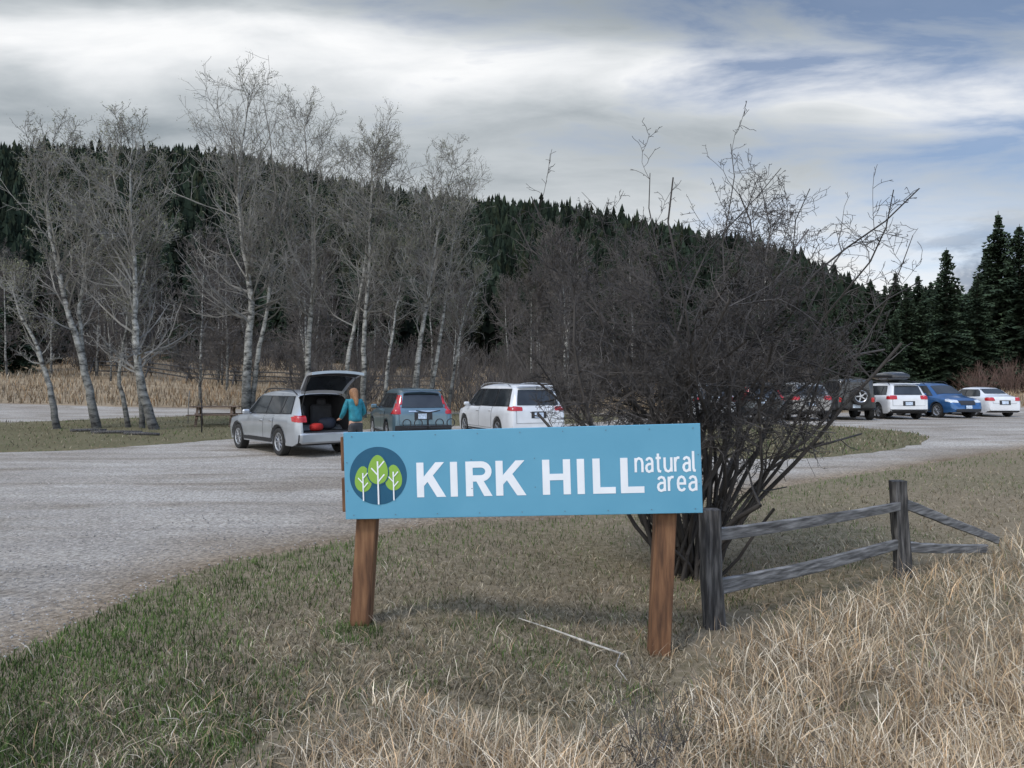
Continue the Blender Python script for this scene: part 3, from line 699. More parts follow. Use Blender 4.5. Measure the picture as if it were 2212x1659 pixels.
def ell(acc,cx,cy,rx,ry,n=40,egg=0,th=.0012):
    flat(acc,[(cx+rx*math.cos(q)*(1-egg*math.sin(q)),cy+ry*math.sin(q)) for q in np.linspace(0,2*math.pi,n,endpoint=False)],th)
a=Acc(); ell(a,.241,.303,.203,.203,64,th=.0008); disc=a.obj("emblem_disc",m_navy,panel)
a=Acc(); ell(a,.134,.282,.059,.090,36,.20,.0030); ell(a,.350,.288,.059,.090,36,.20,.0030); ell(a,.241,.347,.070,.102,40,.20,.0062); a.obj("emblem_leaves",m_leaf,disc)
a=Acc(); ell(a,.241,.346,.078,.110,40,.20,.0046); a.obj("emblem_outline",m_navy,disc)
a=Acc()
def lt(cx,b,top,w,sc):
    stroke(a,[(cx,b),(cx,top)],w,.0085)
    for dy,k in((-.125,1),(-.085,-1),(-.045,1)):
        cy=top+dy*sc
        stroke(a,[(cx,cy),(cx+k*.040*sc,cy+.045*sc)],w*.85,.0085)
lt(.241,.103,.405,.011,1.15);lt(.134,.130,.325,.009,.85);lt(.350,.130,.330,.009,.85)
a.obj("emblem_trunks",m_white,disc)
sc_=[(uu,vv,.004) for uu in np.linspace(.06,WID-.05,9) for vv in(.03,HEI-.03)]+[(uu,vv,.003) for vv in(.2,.4) for uu in(.02,WID-.02,.9,1.34)]
for uu,vv,dd in sc_:
    a=Acc(); v,f=tube([(uu,vv,.0),(uu,vv,dd)],.0042,8); a.add(sign_pts(v),f); a.obj("screw",m_screw,panel)
for v0 in(.04,.33):
    a=Acc(); v,f=box((WID/2-.018,v0+.13,-.038),(WID+.02,.24,.038),None,.004); a.add(sign_pts(v),f); a.obj("backing_board",m_post,sign)
o0=np.array((0,5.03,-.05))
for p0,p1 in(((-1.112,5.135,-.35),(-1.012,5.135,1.25)),((1.018,5.005,-.45),(1.095,5.005,1.30))):
    a=Acc(); v,f=beam(p0,p1,.142,.14,.008); a.add(v-o0,f); a.obj("sign_post",m_post,sign)

# ---------------------------------------------------------------- split rail fence
m_grey=noisemat("weathered_wood",[(.3,(.014,.013,.013)),(.48,(.052,.049,.047)),(.72,(.17,.16,.15))],scale=5,stretch=(7,7,.7),rough=.9,bump=1.0,bscale=12,dist=.02)
m_greyrail=noisemat("weathered_rail",[(.3,(.05,.047,.045)),(.5,(.145,.14,.135)),(.72,(.29,.28,.27))],scale=4,stretch=(.8,2,11),rough=.85,bump=.8,bscale=12,dist=.008,rot=(0,0,R(-33)))
fence=empty("split_rail_fence",(1.56,5.5,-.1),label="weathered grey split rail fence with collapsed end rails",cat="fence"); fo=np.array((1.56,5.5,-.1))
def rough_beam(p0,p1,w,h,seed,n=14,amp=.012,bowz=0,flat_=False):
    rs=np.random.default_rng(seed); p0=np.array(p0);p1=np.array(p1); d=norm(p1-p0)
    ref=np.array([0,0,1.]) if abs(d[2])<.7 else np.array([0,1.,0]); a_=norm(np.cross(d,ref)); b_=np.cross(a_,d)
    prof=[(-.5,-.38),(-.38,-.5),(.0,-.44),(.36,-.5),(.5,-.36),(.5,.3),(.32,.5),(-.34,.5),(-.5,.36)]
    if flat_: prof=[(-.5,-.46),(-.42,-.5),(.42,-.5),(.5,-.46),(.5,.44),(.30,.5),(-.42,.5),(-.5,.46)]
    prof=[(q[0]*(1+rs.uniform(-.08,.08)),q[1]*(1+rs.uniform(-.05,.05))) for q in prof]
    vs=[];f=[];off=np.zeros(2)
    for i in range(n+1):
        off+=rs.normal(0,amp*.3,2); c=p0+(p1-p0)*i/n+a_*off[0]+b_*(off[1]+bowz*math.sin(math.pi*i/n))
        k=1-.18*(i/n if seed%2 else 0)
        tw=rs.normal(0,amp*.25,2)
        for (u,v) in prof: vs.append(c+a_*(u*w*k+(rs.normal(0,amp*.2) if not flat_ else 0))+b_*(v*h*k+(rs.normal(0,amp*.2) if not flat_ else tw[0 if v>0 else 1])))
    m=len(prof)
    for i in range(n):
        for q in range(m): f.append((i*m+q,i*m+(q+1)%m,(i+1)*m+(q+1)%m,(i+1)*m+q))
    f.append(tuple(range(m-1,-1,-1)));f.append(tuple(n*m+q for q in range(m)))
    return np.array(vs),f
for p0,p1,sd in(((1.575,5.5,-.4),(1.535,5.5,.80),4),((3.86,7.0,-.4),(3.81,7.0,.82),6)):
    a=Acc(); v,f=rough_beam(p0,p1,.142,.13,sd,12,.010); a.add(v-fo,f); a.obj("fence_post",m_grey,fence,smooth=True,sharp=25)
for p0,p1,w,sd,bw in(((1.58,5.53,.60),(3.85,7.0,.58),.095,11,-.015),((1.58,5.53,.19),(3.85,7.02,.20),.115,13,-.02),((3.85,7.03,.60),(5.45,8.0,.02),.10,15,0),((3.85,7.0,.17),(5.1,7.65,.0),.10,17,-.01)):
    a=Acc(); v,f=rough_beam(p0,p1,.045,w,sd,14,.006,bw,True); a.add(v-fo,f); a.obj("fence_rail",m_greyrail,fence)
m_pale=plain("pale_stick",(.40,.37,.32),.8,k=.4,scale=20,bump=.4)
a=Acc(); v,f=tube([(.05,5.4,h1(.05,5.4)+.05),(.3,5.25,h1(.3,5.2)+.045),(.55,5.02,h1(.5,5)+.045),(.76,4.86,h1(.76,4.86)+.04)],[.004,.007,.009,.007],8); a.add(v,f)
v,f=tube([(.74,4.86,h1(.7,4.8)+.042),(.68,4.65,h1(.68,4.6)+.04),(.72,4.45,h1(.7,4.4)+.03)],[.004,.004,.003],6); a.add(v,f)
a.obj("fallen_branch",m_pale,smooth=True,label="pale fallen branch lying in the turf",category="branch")

# ---------------------------------------------------------------- cars
def lathe(prof,n=28):
    v=[];f=[];m=len(prof)
    for k in range(n):
        t=2*math.pi*k/n
        for r,y in prof: v.append((r*math.cos(t),y,r*math.sin(t)))
    for k in range(n):
        k2=(k+1)%n
        for i in range(m-1): f.append((k*m+i,k*m+i+1,k2*m+i+1,k2*m+i))
    return np.array(v),f
a=Acc(); v,f=lathe([(.20,-.095),(.235,-.10),(.31,-.115),(.335,-.105),(.345,-.075),(.345,.075),(.335,.105),(.31,.115),(.235,.10),(.215,.085),(.20,-.095)]); a.add(v,f)
TYRE=a.mesh("tyre",m_tyre,smooth=True,sharp=40)
def rim_mesh(ns,wd):
    a=Acc(); v,f=lathe([(.205,.02),(.232,.098),(.222,.102),(.200,.085),(.19,.02)]); a.add(v,f)
    v,f=lathe([(.0,.015),(.205,.015)]); a.add(v,f,mi=1)
    v,f=lathe([(.0,.092),(.045,.088),(.055,.06),(.055,.0)],16); a.add(v,f)
    for k in range(ns):
        t=2*math.pi*k/ns; M=Matrix.Rotation(t,3,'Y')
        v,f=box((0,0,0),(.18,.022,wd),None,.005); v=v+np.array([.125,.078,0]); v=v@np.array(M).T; a.add(v,f)
    return a.mesh("rim",[m_rim,m_dark],smooth=True,sharp=30)
RIM5=rim_mesh(5,.05);RIM10=rim_mesh(10,.026)

def loft(Sp):
    L=Sp['L'];h=L/2; prof=np.array(Sp['top']); ra=Sp['r']+.055
    xs=set(np.round(np.linspace(-h,h,48),3))|set(prof[:,0])
    for xa in Sp['axles']:
        xs|=set(np.round(xa+ra*np.cos(np.linspace(0,math.pi,13)),3)); xs|={round(xa-ra-.004,3),round(xa+ra+.004,3)}
    xs=np.array(sorted(x for x in xs if -h<=x<=h))
    keep=[0]
    for i in range(1,len(xs)):
        if xs[i]-xs[keep[-1]]>.0025: keep.append(i)
    xs=xs[keep]
    V=[];ring=None
    for x in xs:
        zt=np.interp(x,prof[:,0],prof[:,1]); wt=np.interp(x,*zip(*Sp['wt'])); be=np.interp(x,*zip(*Sp['belt'])); wm=np.interp(x,*zip(*Sp['wm']))
        zb=np.interp(x,[-h,-h+.3,h-.4,h],[Sp['zb']+.12,Sp['zb'],Sp['zb'],Sp['zb']+.05])
        for xa in Sp['axles']:
            dx=abs(x-xa)
            if dx<ra: zb=max(zb,Sp['r']+math.sqrt(ra*ra-dx*dx))
        zbt=min(be,zt-.03); gh=zt-zbt; wt=min(wt,wm-.03)
        e=min(1,gh/.25)
        ws=wm-.055
        wt2=wt
        P=[(0,zt),(wt2*.5,zt-.008),(wt2*.80,zt-.022),(wt2*.95,zt-.036-.012*e),(wt2+.012,zt-.042-.048*e)]
        if gh<.1: P[4]=(max(wt2,ws-.08),zbt+.015)
        P+=[(ws-.012,zbt),(ws+.025,zbt-.045)]
        zm=zbt-.20; zl=max(Sp['zb']+.18,zb)
        P+=[(wm,zm),(wm+.005,(zm+zl)/2-.02),(wm-.005,zl),(wm-.03,zb),(wm-.25,zb),(0,zb)]
        Q=[(p[0],max(p[1],zb+.002*(len(P)-k))) for k,p in enumerate(P)]
        full=[(x,p[0],p[1]) for p in Q]+[(x,-p[0],p[1]) for p in Q[-2:0:-1]]
        ring=len(full); V+=full
    F=[];cent=[]
    n=len(xs)
    for i in range(n-1):
        for k in range(ring):
            k2=(k+1)%ring; F.append((i*ring+k,(i+1)*ring+k,(i+1)*ring+k2,i*ring+k2)); cent.append((i,k))
    F.append(tuple(range(ring)));F.append(tuple((n-1)*ring+k for k in range(ring-1,-1,-1)))
    return np.array(V),F,cent,xs,ring
def proj(bvh,C,d,n=(8,5),off=.006,k=.0):
    C=[Vector(c) for c in C]; d=Vector(d).normalized(); nu,nv=n; V={};vs=[]
    for i in range(nu+1):
        for j in range(nv+1):
            u=2*i/nu-1;v=2*j/nv-1
            if k: u,v=u*math.sqrt(1-k*v*v/2),v*math.sqrt(1-k*u*u/2)
            u=(u+1)/2;v=(v+1)/2
            p=(C[0]*(1-u)+C[1]*u)*(1-v)+(C[3]*(1-u)+C[2]*u)*v
            h,nn,_,_=bvh.ray_cast(p-d*3,d,8)
            if h is None: continue
            if nn.dot(d)>0: nn=-nn
            V[(i,j)]=(len(vs),h); vs.append(h-d*off*.6+nn*off*.6)
    f=[]
    for i in range(nu):
        for j in range(nv):
            q=[V.get(t) for t in((i,j),(i+1,j),(i+1,j+1),(i,j+1))]
            if None in q: continue
            hs=[w[1].dot(d) for w in q]
            if max(hs)-min(hs)>.28: continue
            f.append(tuple(w[0] for w in q))
    return np.array([tuple(p) for p in vs]).reshape(-1,3),f
def side(bvh,c,sg,**k):
    return proj(bvh,[(x,sg*1.3,z) for x,z in c],(0,-sg,0),**k)
def back(bvh,c,sg=1,front=False,**k):
    X=3 if front else -3
    return proj(bvh,[(X,sg*y,z) for y,z in c],(-1 if front else 1,0,0),**k)

def car(name,Sp,mat,loc,az,label,rim=RIM5,hatch=False,rimscale=1):
    e=empty(name,(loc[0],loc[1],h1(loc[0],loc[1])+.022),R(90-az),label=label,cat=Sp.get('cat',"car"),group="cars parked on the gravel lot")
    V,F,cent,xs,ring=loft(Sp); L=Sp['L'];h=L/2
    bvh=BVHTree.FromPolygons([tuple(p) for p in V],F)
    Fb=F
    if hatch:
        x1=Sp['hinge'][0]; Fb=[]
        for q,fc in enumerate(F):
            if q<len(cent):
                i,k=cent[q]
                cx=(xs[i]+xs[i+1])/2
                kk=k if k<ring/2 else ring-1-k
                if cx<x1 and kk<=3 : continue
            elif q==len(cent): continue
            Fb.append(fc)
    a=Acc(); a.add(V,Fb); body=a.obj("body",mat,e,smooth=True,sharp=38)
    def part(nm,lst,m,par=body,sm=True):
        a=Acc(); ok=False
        for v,f in lst:
            if len(f): a.add(v,f); ok=True
        if ok: return a.obj(nm,m,par,smooth=sm,sharp=35)
    z=Sp['zb']; part("underbody",[box((0,0,z+.17),(L*.86,Sp['W']-.5,.26),None,.05)],m_dark,sm=False)
    wz=Sp['wz']
    for sg in(1,-1):
        wins=Sp['wins']; x0b=min(w[0] for w in wins)-.035;x0t=min(w[2] for w in wins)-.03;x1b=max(w[1] for w in wins)+.05;x1t=max(w[3] for w in wins)+.03
        zb0,zb1,zt=wz
        zf=lambda x:np.interp(x,[x0b,x1b],[zb0,zb1])
        part("window_trim",[side(bvh,[(x0b,zb0-.02),(x1b,zb1-.02),(x1t,zt+.015),(x0t,zt+.015)],sg,n=(22,5),off=.005)],m_black)
        for w in wins:
            part("window",[side(bvh,[(w[0],zf(w[0])),(w[1],zf(w[1])),(w[3],zt),(w[2],zt)],sg,n=(10,5),off=.011,k=.06)],m_glass)
        for D in Sp['doors']:
            part("door_seal",[side(bvh,[(D[0]-.008,D[2]-.01),(D[1]+.008,D[2]-.01),(D[1]+.008,D[3]),(D[0]-.008,D[3])],sg,n=(12,10),off=.003)],m_seal)
            dd=part("door",[side(bvh,[(D[0]+.004,D[2]),(D[1]-.004,D[2]),(D[1]-.004,D[3]-.004),(D[0]+.004,D[3]-.004)],sg,n=(12,10),off=.007)],mat)
            hx=D[0]+.14; hz=D[3]-.13
            hh,nn,_,_=bvh.ray_cast(Vector((hx,sg*2,hz)),Vector((0,-sg,0)),4)
            if hh: part("handle",[box((hx,hh.y+sg*.022,hz),(.19,.028,.032),None,.008)],Sp.get('handle') or mat,par=dd or body)
        cl=Sp.get('clad',.08)
        part("side_skirt",[side(bvh,[(Sp['axles'][0]+.42,z+.0),(Sp['axles'][1]-.42,z+.0),(Sp['axles'][1]-.42,z+cl),(Sp['axles'][0]+.42,z+cl)],sg,n=(10,3),off=.012)],m_black)
        if Sp.get('arch'):
            for xa in Sp['axles']:
                vs=[];f=[];ra=Sp['r']+.05
                for q in range(17):
                    t=math.pi*(q/16)*1.0
                    for rr in(ra,ra+Sp['arch']):
                        px,pz=xa+rr*math.cos(t),Sp['r']+rr*math.sin(t)
                        hh,nn,_,_=bvh.ray_cast(Vector((px,sg*2,pz+ .004)),Vector((0,-sg,0)),1.6)
                        yy=(abs(hh.y) if hh and abs(hh.y)>Sp['W']/2-.2 else Sp['W']/2-.03)
                        vs.append((px,sg*(yy+.014),pz))
                for q in range(16): f.append((2*q,2*q+1,2*q+3,2*q+2))
                part("wheel_arch_trim",[(np.array(vs),f)],m_black)
        mx,mz=Sp['mirror']
        hh,nn,_,_=bvh.ray_cast(Vector((mx,sg*2,mz)),Vector((0,-sg,0)),4)
        my=hh.y if hh else sg*.8
        part("mirror",[box((mx,my+sg*.15,mz+.03),(.11,.2,.13),None,.035),box((mx+.01,my+sg*.04,mz-.01),(.05,.12,.04),None,.01)],Sp.get('mirm') or mat)
        if 'rail' in Sp:
            a0,a1,ry,rz=Sp['rail']; pts=[]
            for q in range(9):
                x=a0+(a1-a0)*q/8; zz=np.interp(x,*zip(*Sp['top'])); pts.append((x,sg*ry,zz+(-.03 if q in(0,8) else rz)))
            part("roof_rail",[tube(pts,.017,6)],Sp.get('railm',m_black))
        for c,mm in Sp['tail']:
            part("taillight",[back(bvh,c,sg,n=(8,8),off=.012,k=.2)],m_red)
            if mm: part("side_marker",[side(bvh,[(-h+.0,c[0][1]),(-h+Sp['tw'],c[1][1]+.02),(-h+Sp['tw']+.06,c[2][1]-.03),(-h+.0,c[3][1])],sg,n=(8,6),off=.010)],m_red)
        for c in Sp['head']:
            part("headlight",[back(bvh,c,sg,True,n=(8,6),off=.012,k=.25)],m_clear)
            part("side_marker",[side(bvh,[(h-.42,c[0][1]+.07),(h,c[0][1]),(h,c[2][1]),(h-.46,c[2][1]+.03)],sg,n=(8,4),off=.010)],m_clear)
    wf=Sp['ws']; part("windshield",[proj(bvh,[(wf[0],-wf[2],5),(wf[0],wf[2],5),(wf[1],wf[3],5),(wf[1],-wf[3],5)],(0,0,-1),n=(10,6),off=.01)],m_glass)
    wr=Sp['rw']
    if not hatch:
        part("rear_window",[back(bvh,[(-wr[1],wr[0]),(wr[1],wr[0]),(wr[3],wr[2]),(-wr[3],wr[2])],n=(12,6),off=.012,k=.06)],m_glass)
        if Sp.get('lid'):
            l=Sp['lid']
            for w,m,o_,in_ in((l[0],m_seal,.004,0),(l[0],mat,.008,.008)):
                part("tailgate_seal" if m is m_seal else "tailgate",[back(bvh,[(-w+in_,l[1]+in_),(w-in_,l[1]+in_),(w-in_,l[2]),(-w+in_,l[2])],n=(14,10),off=o_)],m)
        pz=Sp['plate']; part("number_plate",[back(bvh,[(-.155,pz-.075),(.155,pz-.075),(.155,pz+.075),(-.155,pz+.075)],n=(2,2),off=.022)],m_plate,sm=False)
        part("plate_recess",[back(bvh,[(-.26,pz-.10),(.26,pz-.10),(.26,pz+.11),(-.26,pz+.11)],n=(4,3),off=.014)],Sp.get('recess',m_black))
        if Sp.get('chromebar'):
            pz2=pz+.14; part("trim_strip",[back(bvh,[(-.42,pz2-.018),(.42,pz2-.018),(.42,pz2+.018),(-.42,pz2+.018)],n=(8,2),off=.02)],m_chrome)
    bz=Sp['bump']; 
    part("rear_bumper",[back(bvh,[(-Sp['W']/2,bz[0]),(Sp['W']/2,bz[0]),(Sp['W']/2,bz[1]),(-Sp['W']/2,bz[1])],n=(18,4),off=.02)],Sp.get('bumpm') or m_black)
    part("front_bumper",[back(bvh,[(-.62,bz[0]),(.62,bz[0]),(.62,bz[0]+.16),(-.62,bz[0]+.16)],front=True,n=(14,4),off=.02)],m_black)
    gz=Sp['grille']; part("grille",[back(bvh,[(-.36,gz[0]),(.36,gz[0]),(.42,gz[1]),(-.42,gz[1])],front=True,n=(8,4),off=.016)],m_black)
    part("front_plate",[back(bvh,[(-.155,gz[0]-.17),(.155,gz[0]-.17),(.155,gz[0]-.03),(-.155,gz[0]-.03)],front=True,n=(2,2),off=.035)],m_plate)
    if Sp.get('spoiler'):
        sx,sz,sw=Sp['spoiler']; part("spoiler",[box((sx,0,sz),(.22,sw*2,.035),None,.015)],mat)
    sc=Sp['r']/.345
    for xa in Sp['axles']:
        for sg in(1,-1):
            w=empty("wheel",(xa,sg*(Sp['W']/2-.125),Sp['r']),0 if sg>0 else math.pi,parent=e); w.scale=(sc,1,sc)
            w.rotation_euler[1]=random.uniform(0,1.2)
            link(bpy.data.objects.new("tyre",TYRE),w); link(bpy.data.objects.new("rim",rim),w)
    return e,body,bvh,part

WAG=dict(L=4.82,W=1.84,r=.345,axles=(-1.35,1.40),zb=.27,
 top=[(-2.41,.60),(-2.39,.88),(-2.35,1.0),(-2.16,1.28),(-1.98,1.50),(-1.88,1.55),(-1.6,1.59),(-1.2,1.62),(-.4,1.64),(.1,1.61),(.35,1.575),(.55,1.51),(.85,1.32),(1.22,1.07),(1.5,1.01),(1.95,.92),(2.2,.83),(2.34,.70),(2.41,.56)],
 wt=[(-2.41,.74),(-2.3,.70),(-1.95,.60),(0,.60),(.5,.62),(1.2,.70),(2.0,.66),(2.41,.5)],
 belt=[(-2.41,1.02),(-1.3,1.03),(.6,.96),(1.3,.95),(2.0,.86),(2.41,.7)],
 wm=[(-2.41,.78),(-2.3,.86),(-1.9,.91),(1.6,.91),(2.0,.89),(2.25,.80),(2.41,.60)],
 wins=[(-1.93,-1.42,-1.72,-1.40),(-1.36,-.48,-1.34,-.46),(-.42,.98,-.40,.36)],wz=(1.07,1.01,1.475),
 doors=[(-1.02,-.42,.42,1.0),(-.41,.66,.42,.985)],mirror=(.62,1.02),ws=(1.17,.55,.66,.56),rw=(1.05,.60,1.46,.52),
 tail=[([(.62,.86),(.9,.86),(.9,1.02),(.62,1.02)],True)],tw=.30,head=[[(.42,.68),(.82,.70),(.82,.82),(.42,.80)]],
 plate=.78,bump=(.30,.56),grille=(.60,.78),rail=(-1.8,.25,.60,.045),lid=(.66,.6,1.03),clad=.14,arch=.045,hinge=(-1.90,1.56))
SUV=dict(L=4.52,W=1.82,r=.345,axles=(-1.28,1.33),zb=.26,
 top=[(-2.26,.62),(-2.24,.95),(-2.20,1.06),(-2.10,1.28),(-1.98,1.52),(-1.90,1.58),(-1.6,1.63),(-1.2,1.66),(-.3,1.67),(.1,1.64),(.35,1.59),(.55,1.51),(.8,1.35),(1.15,1.10),(1.4,1.04),(1.85,.95),(2.08,.84),(2.2,.70),(2.26,.56)],
 wt=[(-2.26,.72),(-2.2,.70),(-1.95,.60),(0,.60),(.5,.61),(1.15,.69),(2.0,.62),(2.26,.5)],
 belt=[(-2.26,1.06),(-1.3,1.06),(.6,1.0),(1.2,.98),(1.9,.88),(2.26,.7)],
 wm=[(-2.26,.80),(-2.15,.87),(-1.8,.90),(1.5,.90),(1.9,.87),(2.15,.78),(2.26,.6)],
 wins=[(-1.86,-1.40,-1.60,-1.38),(-1.34,-.45,-1.32,-.43),(-.39,.92,-.37,.30)],wz=(1.12,1.05,1.50),
 doors=[(-.98,-.40,.42,1.04),(-.39,.66,.42,1.02)],mirror=(.60,1.06),ws=(1.10,.50,.66,.56),rw=(1.10,.62,1.50,.52),
 tail=[([(.64,.92),(.88,.92),(.84,1.22),(.66,1.22)],True),([(.585,1.2),(.73,1.2),(.66,1.46),(.575,1.46)],False)],tw=.22,head=[[(.42,.72),(.80,.74),(.80,.88),(.42,.84)]],
 plate=.86,bump=(.30,.60),grille=(.62,.82),lid=(.70,.62,1.08),chromebar=True,clad=.12,arch=.04,spoiler=(-2.02,1.60,.56))
VAN=dict(L=5.09,W=1.98,r=.34,axles=(-1.50,1.53),zb=.22,cat="minivan",
 top=[(-2.545,.58),(-2.53,.95),(-2.49,1.06),(-2.38,1.32),(-2.25,1.62),(-2.15,1.69),(-1.8,1.74),(-1.2,1.77),(-.2,1.78),(.3,1.75),(.65,1.69),(.95,1.58),(1.3,1.36),(1.75,1.08),(1.95,1.01),(2.25,.92),(2.42,.80),(2.5,.66),(2.545,.54)],
 wt=[(-2.545,.78),(-2.2,.68),(0,.68),(.8,.68),(1.7,.76),(2.3,.66),(2.545,.5)],
 belt=[(-2.545,1.02),(-1.3,1.02),(1.0,.98),(1.7,.95),(2.3,.86),(2.545,.7)],
 wm=[(-2.545,.88),(-2.4,.95),(-2.0,.98),(1.7,.98),(2.1,.94),(2.4,.84),(2.545,.62)],
 wins=[(-2.22,-1.20,-2.05,-1.18),(-1.12,.05,-1.10,.07),(.13,1.5,.15,.72)],wz=(1.08,1.03,1.60),
 doors=[(-1.02,.08,.36,1.04),(.09,1.12,.36,1.02)],mirror=(1.12,1.06),ws=(1.72,.88,.74,.62),rw=(1.10,.72,1.58,.60),
 tail=[([(.55,.93),(.96,.93),(.94,1.09),(.55,1.05)],True)],tw=.30,head=[[(.42,.70),(.86,.72),(.86,.86),(.42,.82)]],
 plate=.80,bump=(.28,.36),grille=(.50,.70),lid=(.76,.55,1.04),recess=m_black,spoiler=(-2.28,1.70,.62),rail=(-2.0,.6,.70,.03),railm=m_chrome)
TIG=dict(SUV); TIG['tail']=[([(.50,.90),(.88,.90),(.88,1.08),(.50,1.08)],True)]; TIG['chromebar']=False; TIG['plate']=.72; TIG['bump']=(.28,.46); TIG['rail']=(-1.8,.2,.62,.05)
FOR=dict(TIG); FOR['rail']=(-1.8,.2,.62,.06)
SED=dict(L=4.35,W=1.70,r=.31,axles=(-1.22,1.28),zb=.2,
 top=[(-2.175,.62),(-2.15,.88),(-2.08,.99),(-1.72,1.06),(-1.55,1.10),(-1.05,1.36),(-.8,1.42),(-.2,1.455),(.25,1.43),(.5,1.36),(.9,1.14),(1.15,1.0),(1.45,.95),(1.85,.86),(2.06,.74),(2.175,.54)],
 wt=[(-2.175,.6),(-1.7,.64),(-1.0,.54),(0,.55),(.5,.56),(1.15,.64),(2.0,.56),(2.175,.45)],
 belt=[(-2.175,.95),(-1.3,.97),(.6,.91),(1.2,.89),(1.9,.80),(2.175,.6)],
 wm=[(-2.175,.70),(-2.05,.79),(-1.7,.83),(1.5,.84),(1.85,.80),(2.06,.72),(2.175,.55)],
 wins=[(-1.40,-.98,-1.02,-.94),(-.93,-.25,-.86,-.24),(-.19,.86,-.18,.34)],wz=(1.01,.965,1.32),
 doors=[(-.95,-.22,.36,.95),(-.21,.72,.36,.93)],mirror=(.66,.97),ws=(1.12,.53,.60,.50),rw=(1.12,.52,1.36,.46),
 tail=[([(.46,.78),(.76,.78),(.76,.95),(.50,.95)],True)],tw=.24,head=[[(.40,.62),(.72,.64),(.72,.78),(.40,.74)]],
 plate=.70,bump=(.24,.30),grille=(.50,.66),lid=(.56,.66,.93))
JEEP=dict(L=4.0,W=1.80,r=.39,axles=(-1.15,1.25),zb=.42,cat="off-road car",
 top=[(-2.0,1.0),(-1.99,1.72),(-1.93,1.80),(-1.2,1.84),(.35,1.83),(.48,1.78),(.72,1.25),(.80,1.18),(1.3,1.15),(1.85,1.10),(1.96,1.04),(2.0,.92)],
 wt=[(-2.0,.66),(.4,.64),(.75,.68),(1.3,.58),(2.0,.52)],
 belt=[(-2.0,1.14),(.7,1.12),(2.0,1.05)],
 wm=[(-2.0,.76),(.7,.78),(.9,.74),(1.4,.64),(2.0,.58)],
 wins=[(-1.85,-1.05,-1.82,-1.03),(-.95,-.25,-.93,-.23),(-.17,.58,-.15,.38)],wz=(1.20,1.20,1.68),
 doors=[(-.98,-.20,.55,1.14),(-.19,.62,.55,1.14)],mirror=(.58,1.22),ws=(.70,.50,.62,.60),rw=(1.24,.52,1.66,.50),
 tail=[([(.60,.80),(.72,.80),(.72,1.0),(.60,1.0)],False)],tw=.1,head=[[(.34,.80),(.54,.80),(.54,1.0),(.34,1.0)]],
 plate=.62,bump=(.46,.58),grille=(.66,1.0),lid=(.60,.60,1.16))

p_silver=paint("silver_paint",(.42,.44,.46),.5,.3)
p_teal=paint("blue_grey_paint",(.12,.19,.225),.5,.3)
p_white=paint("white_paint",(.66,.67,.68),0,.3)
p_blue=paint("blue_paint",(.025,.10,.25),.45,.28)
p_jeep=paint("dark_grey_paint",(.035,.038,.04),.3,.4)
p_tan=paint("tan_silver_paint",(.22,.21,.195),.4,.35)
VAN['bumpm']=p_white
e,body,bvh,part=car("station_wagon",dict(WAG,cat="car"),p_silver,(-6.05,19.35),-41,"silver station wagon parked with its rear hatch open",RIM10,hatch=True)
a=Acc()
def quad(*p): a.add(np.array(p,float),[tuple(range(len(p)))])
x0,x1=-2.34,-1.0
for sg in(1,-1):
    quad((x0,sg*.70,.62),(x1,sg*.72,.62),(x1,sg*.62,1.50),(-1.93,sg*.60,1.46),(x0,sg*.66,1.0))
quad((x0-.04,-.72,.62),(x0-.04,.72,.62),(x1,.72,.62),(x1,-.72,.62))
quad((-1.93,-.58,1.50),(-1.93,.58,1.50),(x1,.60,1.55),(x1,-.60,1.55))
quad((x1,-.72,.62),(x1,.72,.62),(x1,.62,1.54),(x1,-.62,1.54))
a.obj("cargo_bay",m_fabric,body)
m_seat=plain("seat_cloth",(.07,.07,.075),.9)
for yy in(-.38,.38):
    a=Acc(); v,f=box((x1-.10,yy,.95),(.12,.62,.62),None,.05); a.add(v,f); v,f=box((x1-.10,yy,1.32),(.09,.26,.19),None,.04); a.add(v,f); a.obj("rear_seat",m_seat,body,smooth=True,sharp=40)
a=Acc(); v,f=box((-2.37,0,.60),(.08,1.36,.05),None,.02); a.add(v,f); a.obj("load_sill",m_black,body)
a=Acc(); v,f=box((-2.39,0,.47),(.12,1.60,.27),None,.05); a.add(v,f); a.obj("bumper_cover",p_silver,body,smooth=True,sharp=40)
def hatch_part(pts_fn,nu,nv,off):
    vs=[];f=[]
    for i in range(nu+1):
        for j in range(nv+1): vs.append(pts_fn(i/nu,j/nv,off))
    for i in range(nu):
        for j in range(nv): f.append((i*(nv+1)+j,(i+1)*(nv+1)+j,(i+1)*(nv+1)+j+1,i*(nv+1)+j+1))
    return vs,f
hp=[(0,0),(-.10,-.05),(-.28,-.28),(-.45,-.54),(-.50,-.70),(-.51,-.92)]
hw=[.56,.60,.63,.68,.70,.69]
ang=R(-90)
def rotp(p): 
    c,s=math.cos(ang),math.sin(ang); return (p[0]*c-p[1]*s,p[0]*s+p[1]*c)
hpr=[rotp(p) for p in hp]
def hf(u,v,off,wk=1,lo=0,hi=1):
    t=(lo+(hi-lo)*v)*5; i=min(int(t),4); k=t-i
    x=hpr[i][0]*(1-k)+hpr[i+1][0]*k; z=hpr[i][1]*(1-k)+hpr[i+1][1]*k; w=(hw[i]*(1-k)+hw[i+1]*k)*wk
    y=(u*2-1)*w
    dx=hpr[i+1][0]-hpr[i][0];dz=hpr[i+1][1]-hpr[i][1];l=math.hypot(dx,dz); nx,nz=-dz/l,dx/l
    if nz<0: nx,nz=-nx,-nz
    cr=-.05*(u*2-1)**2
    return (x-1.90+nx*(off+cr),y,z+1.575+nz*(off+cr))
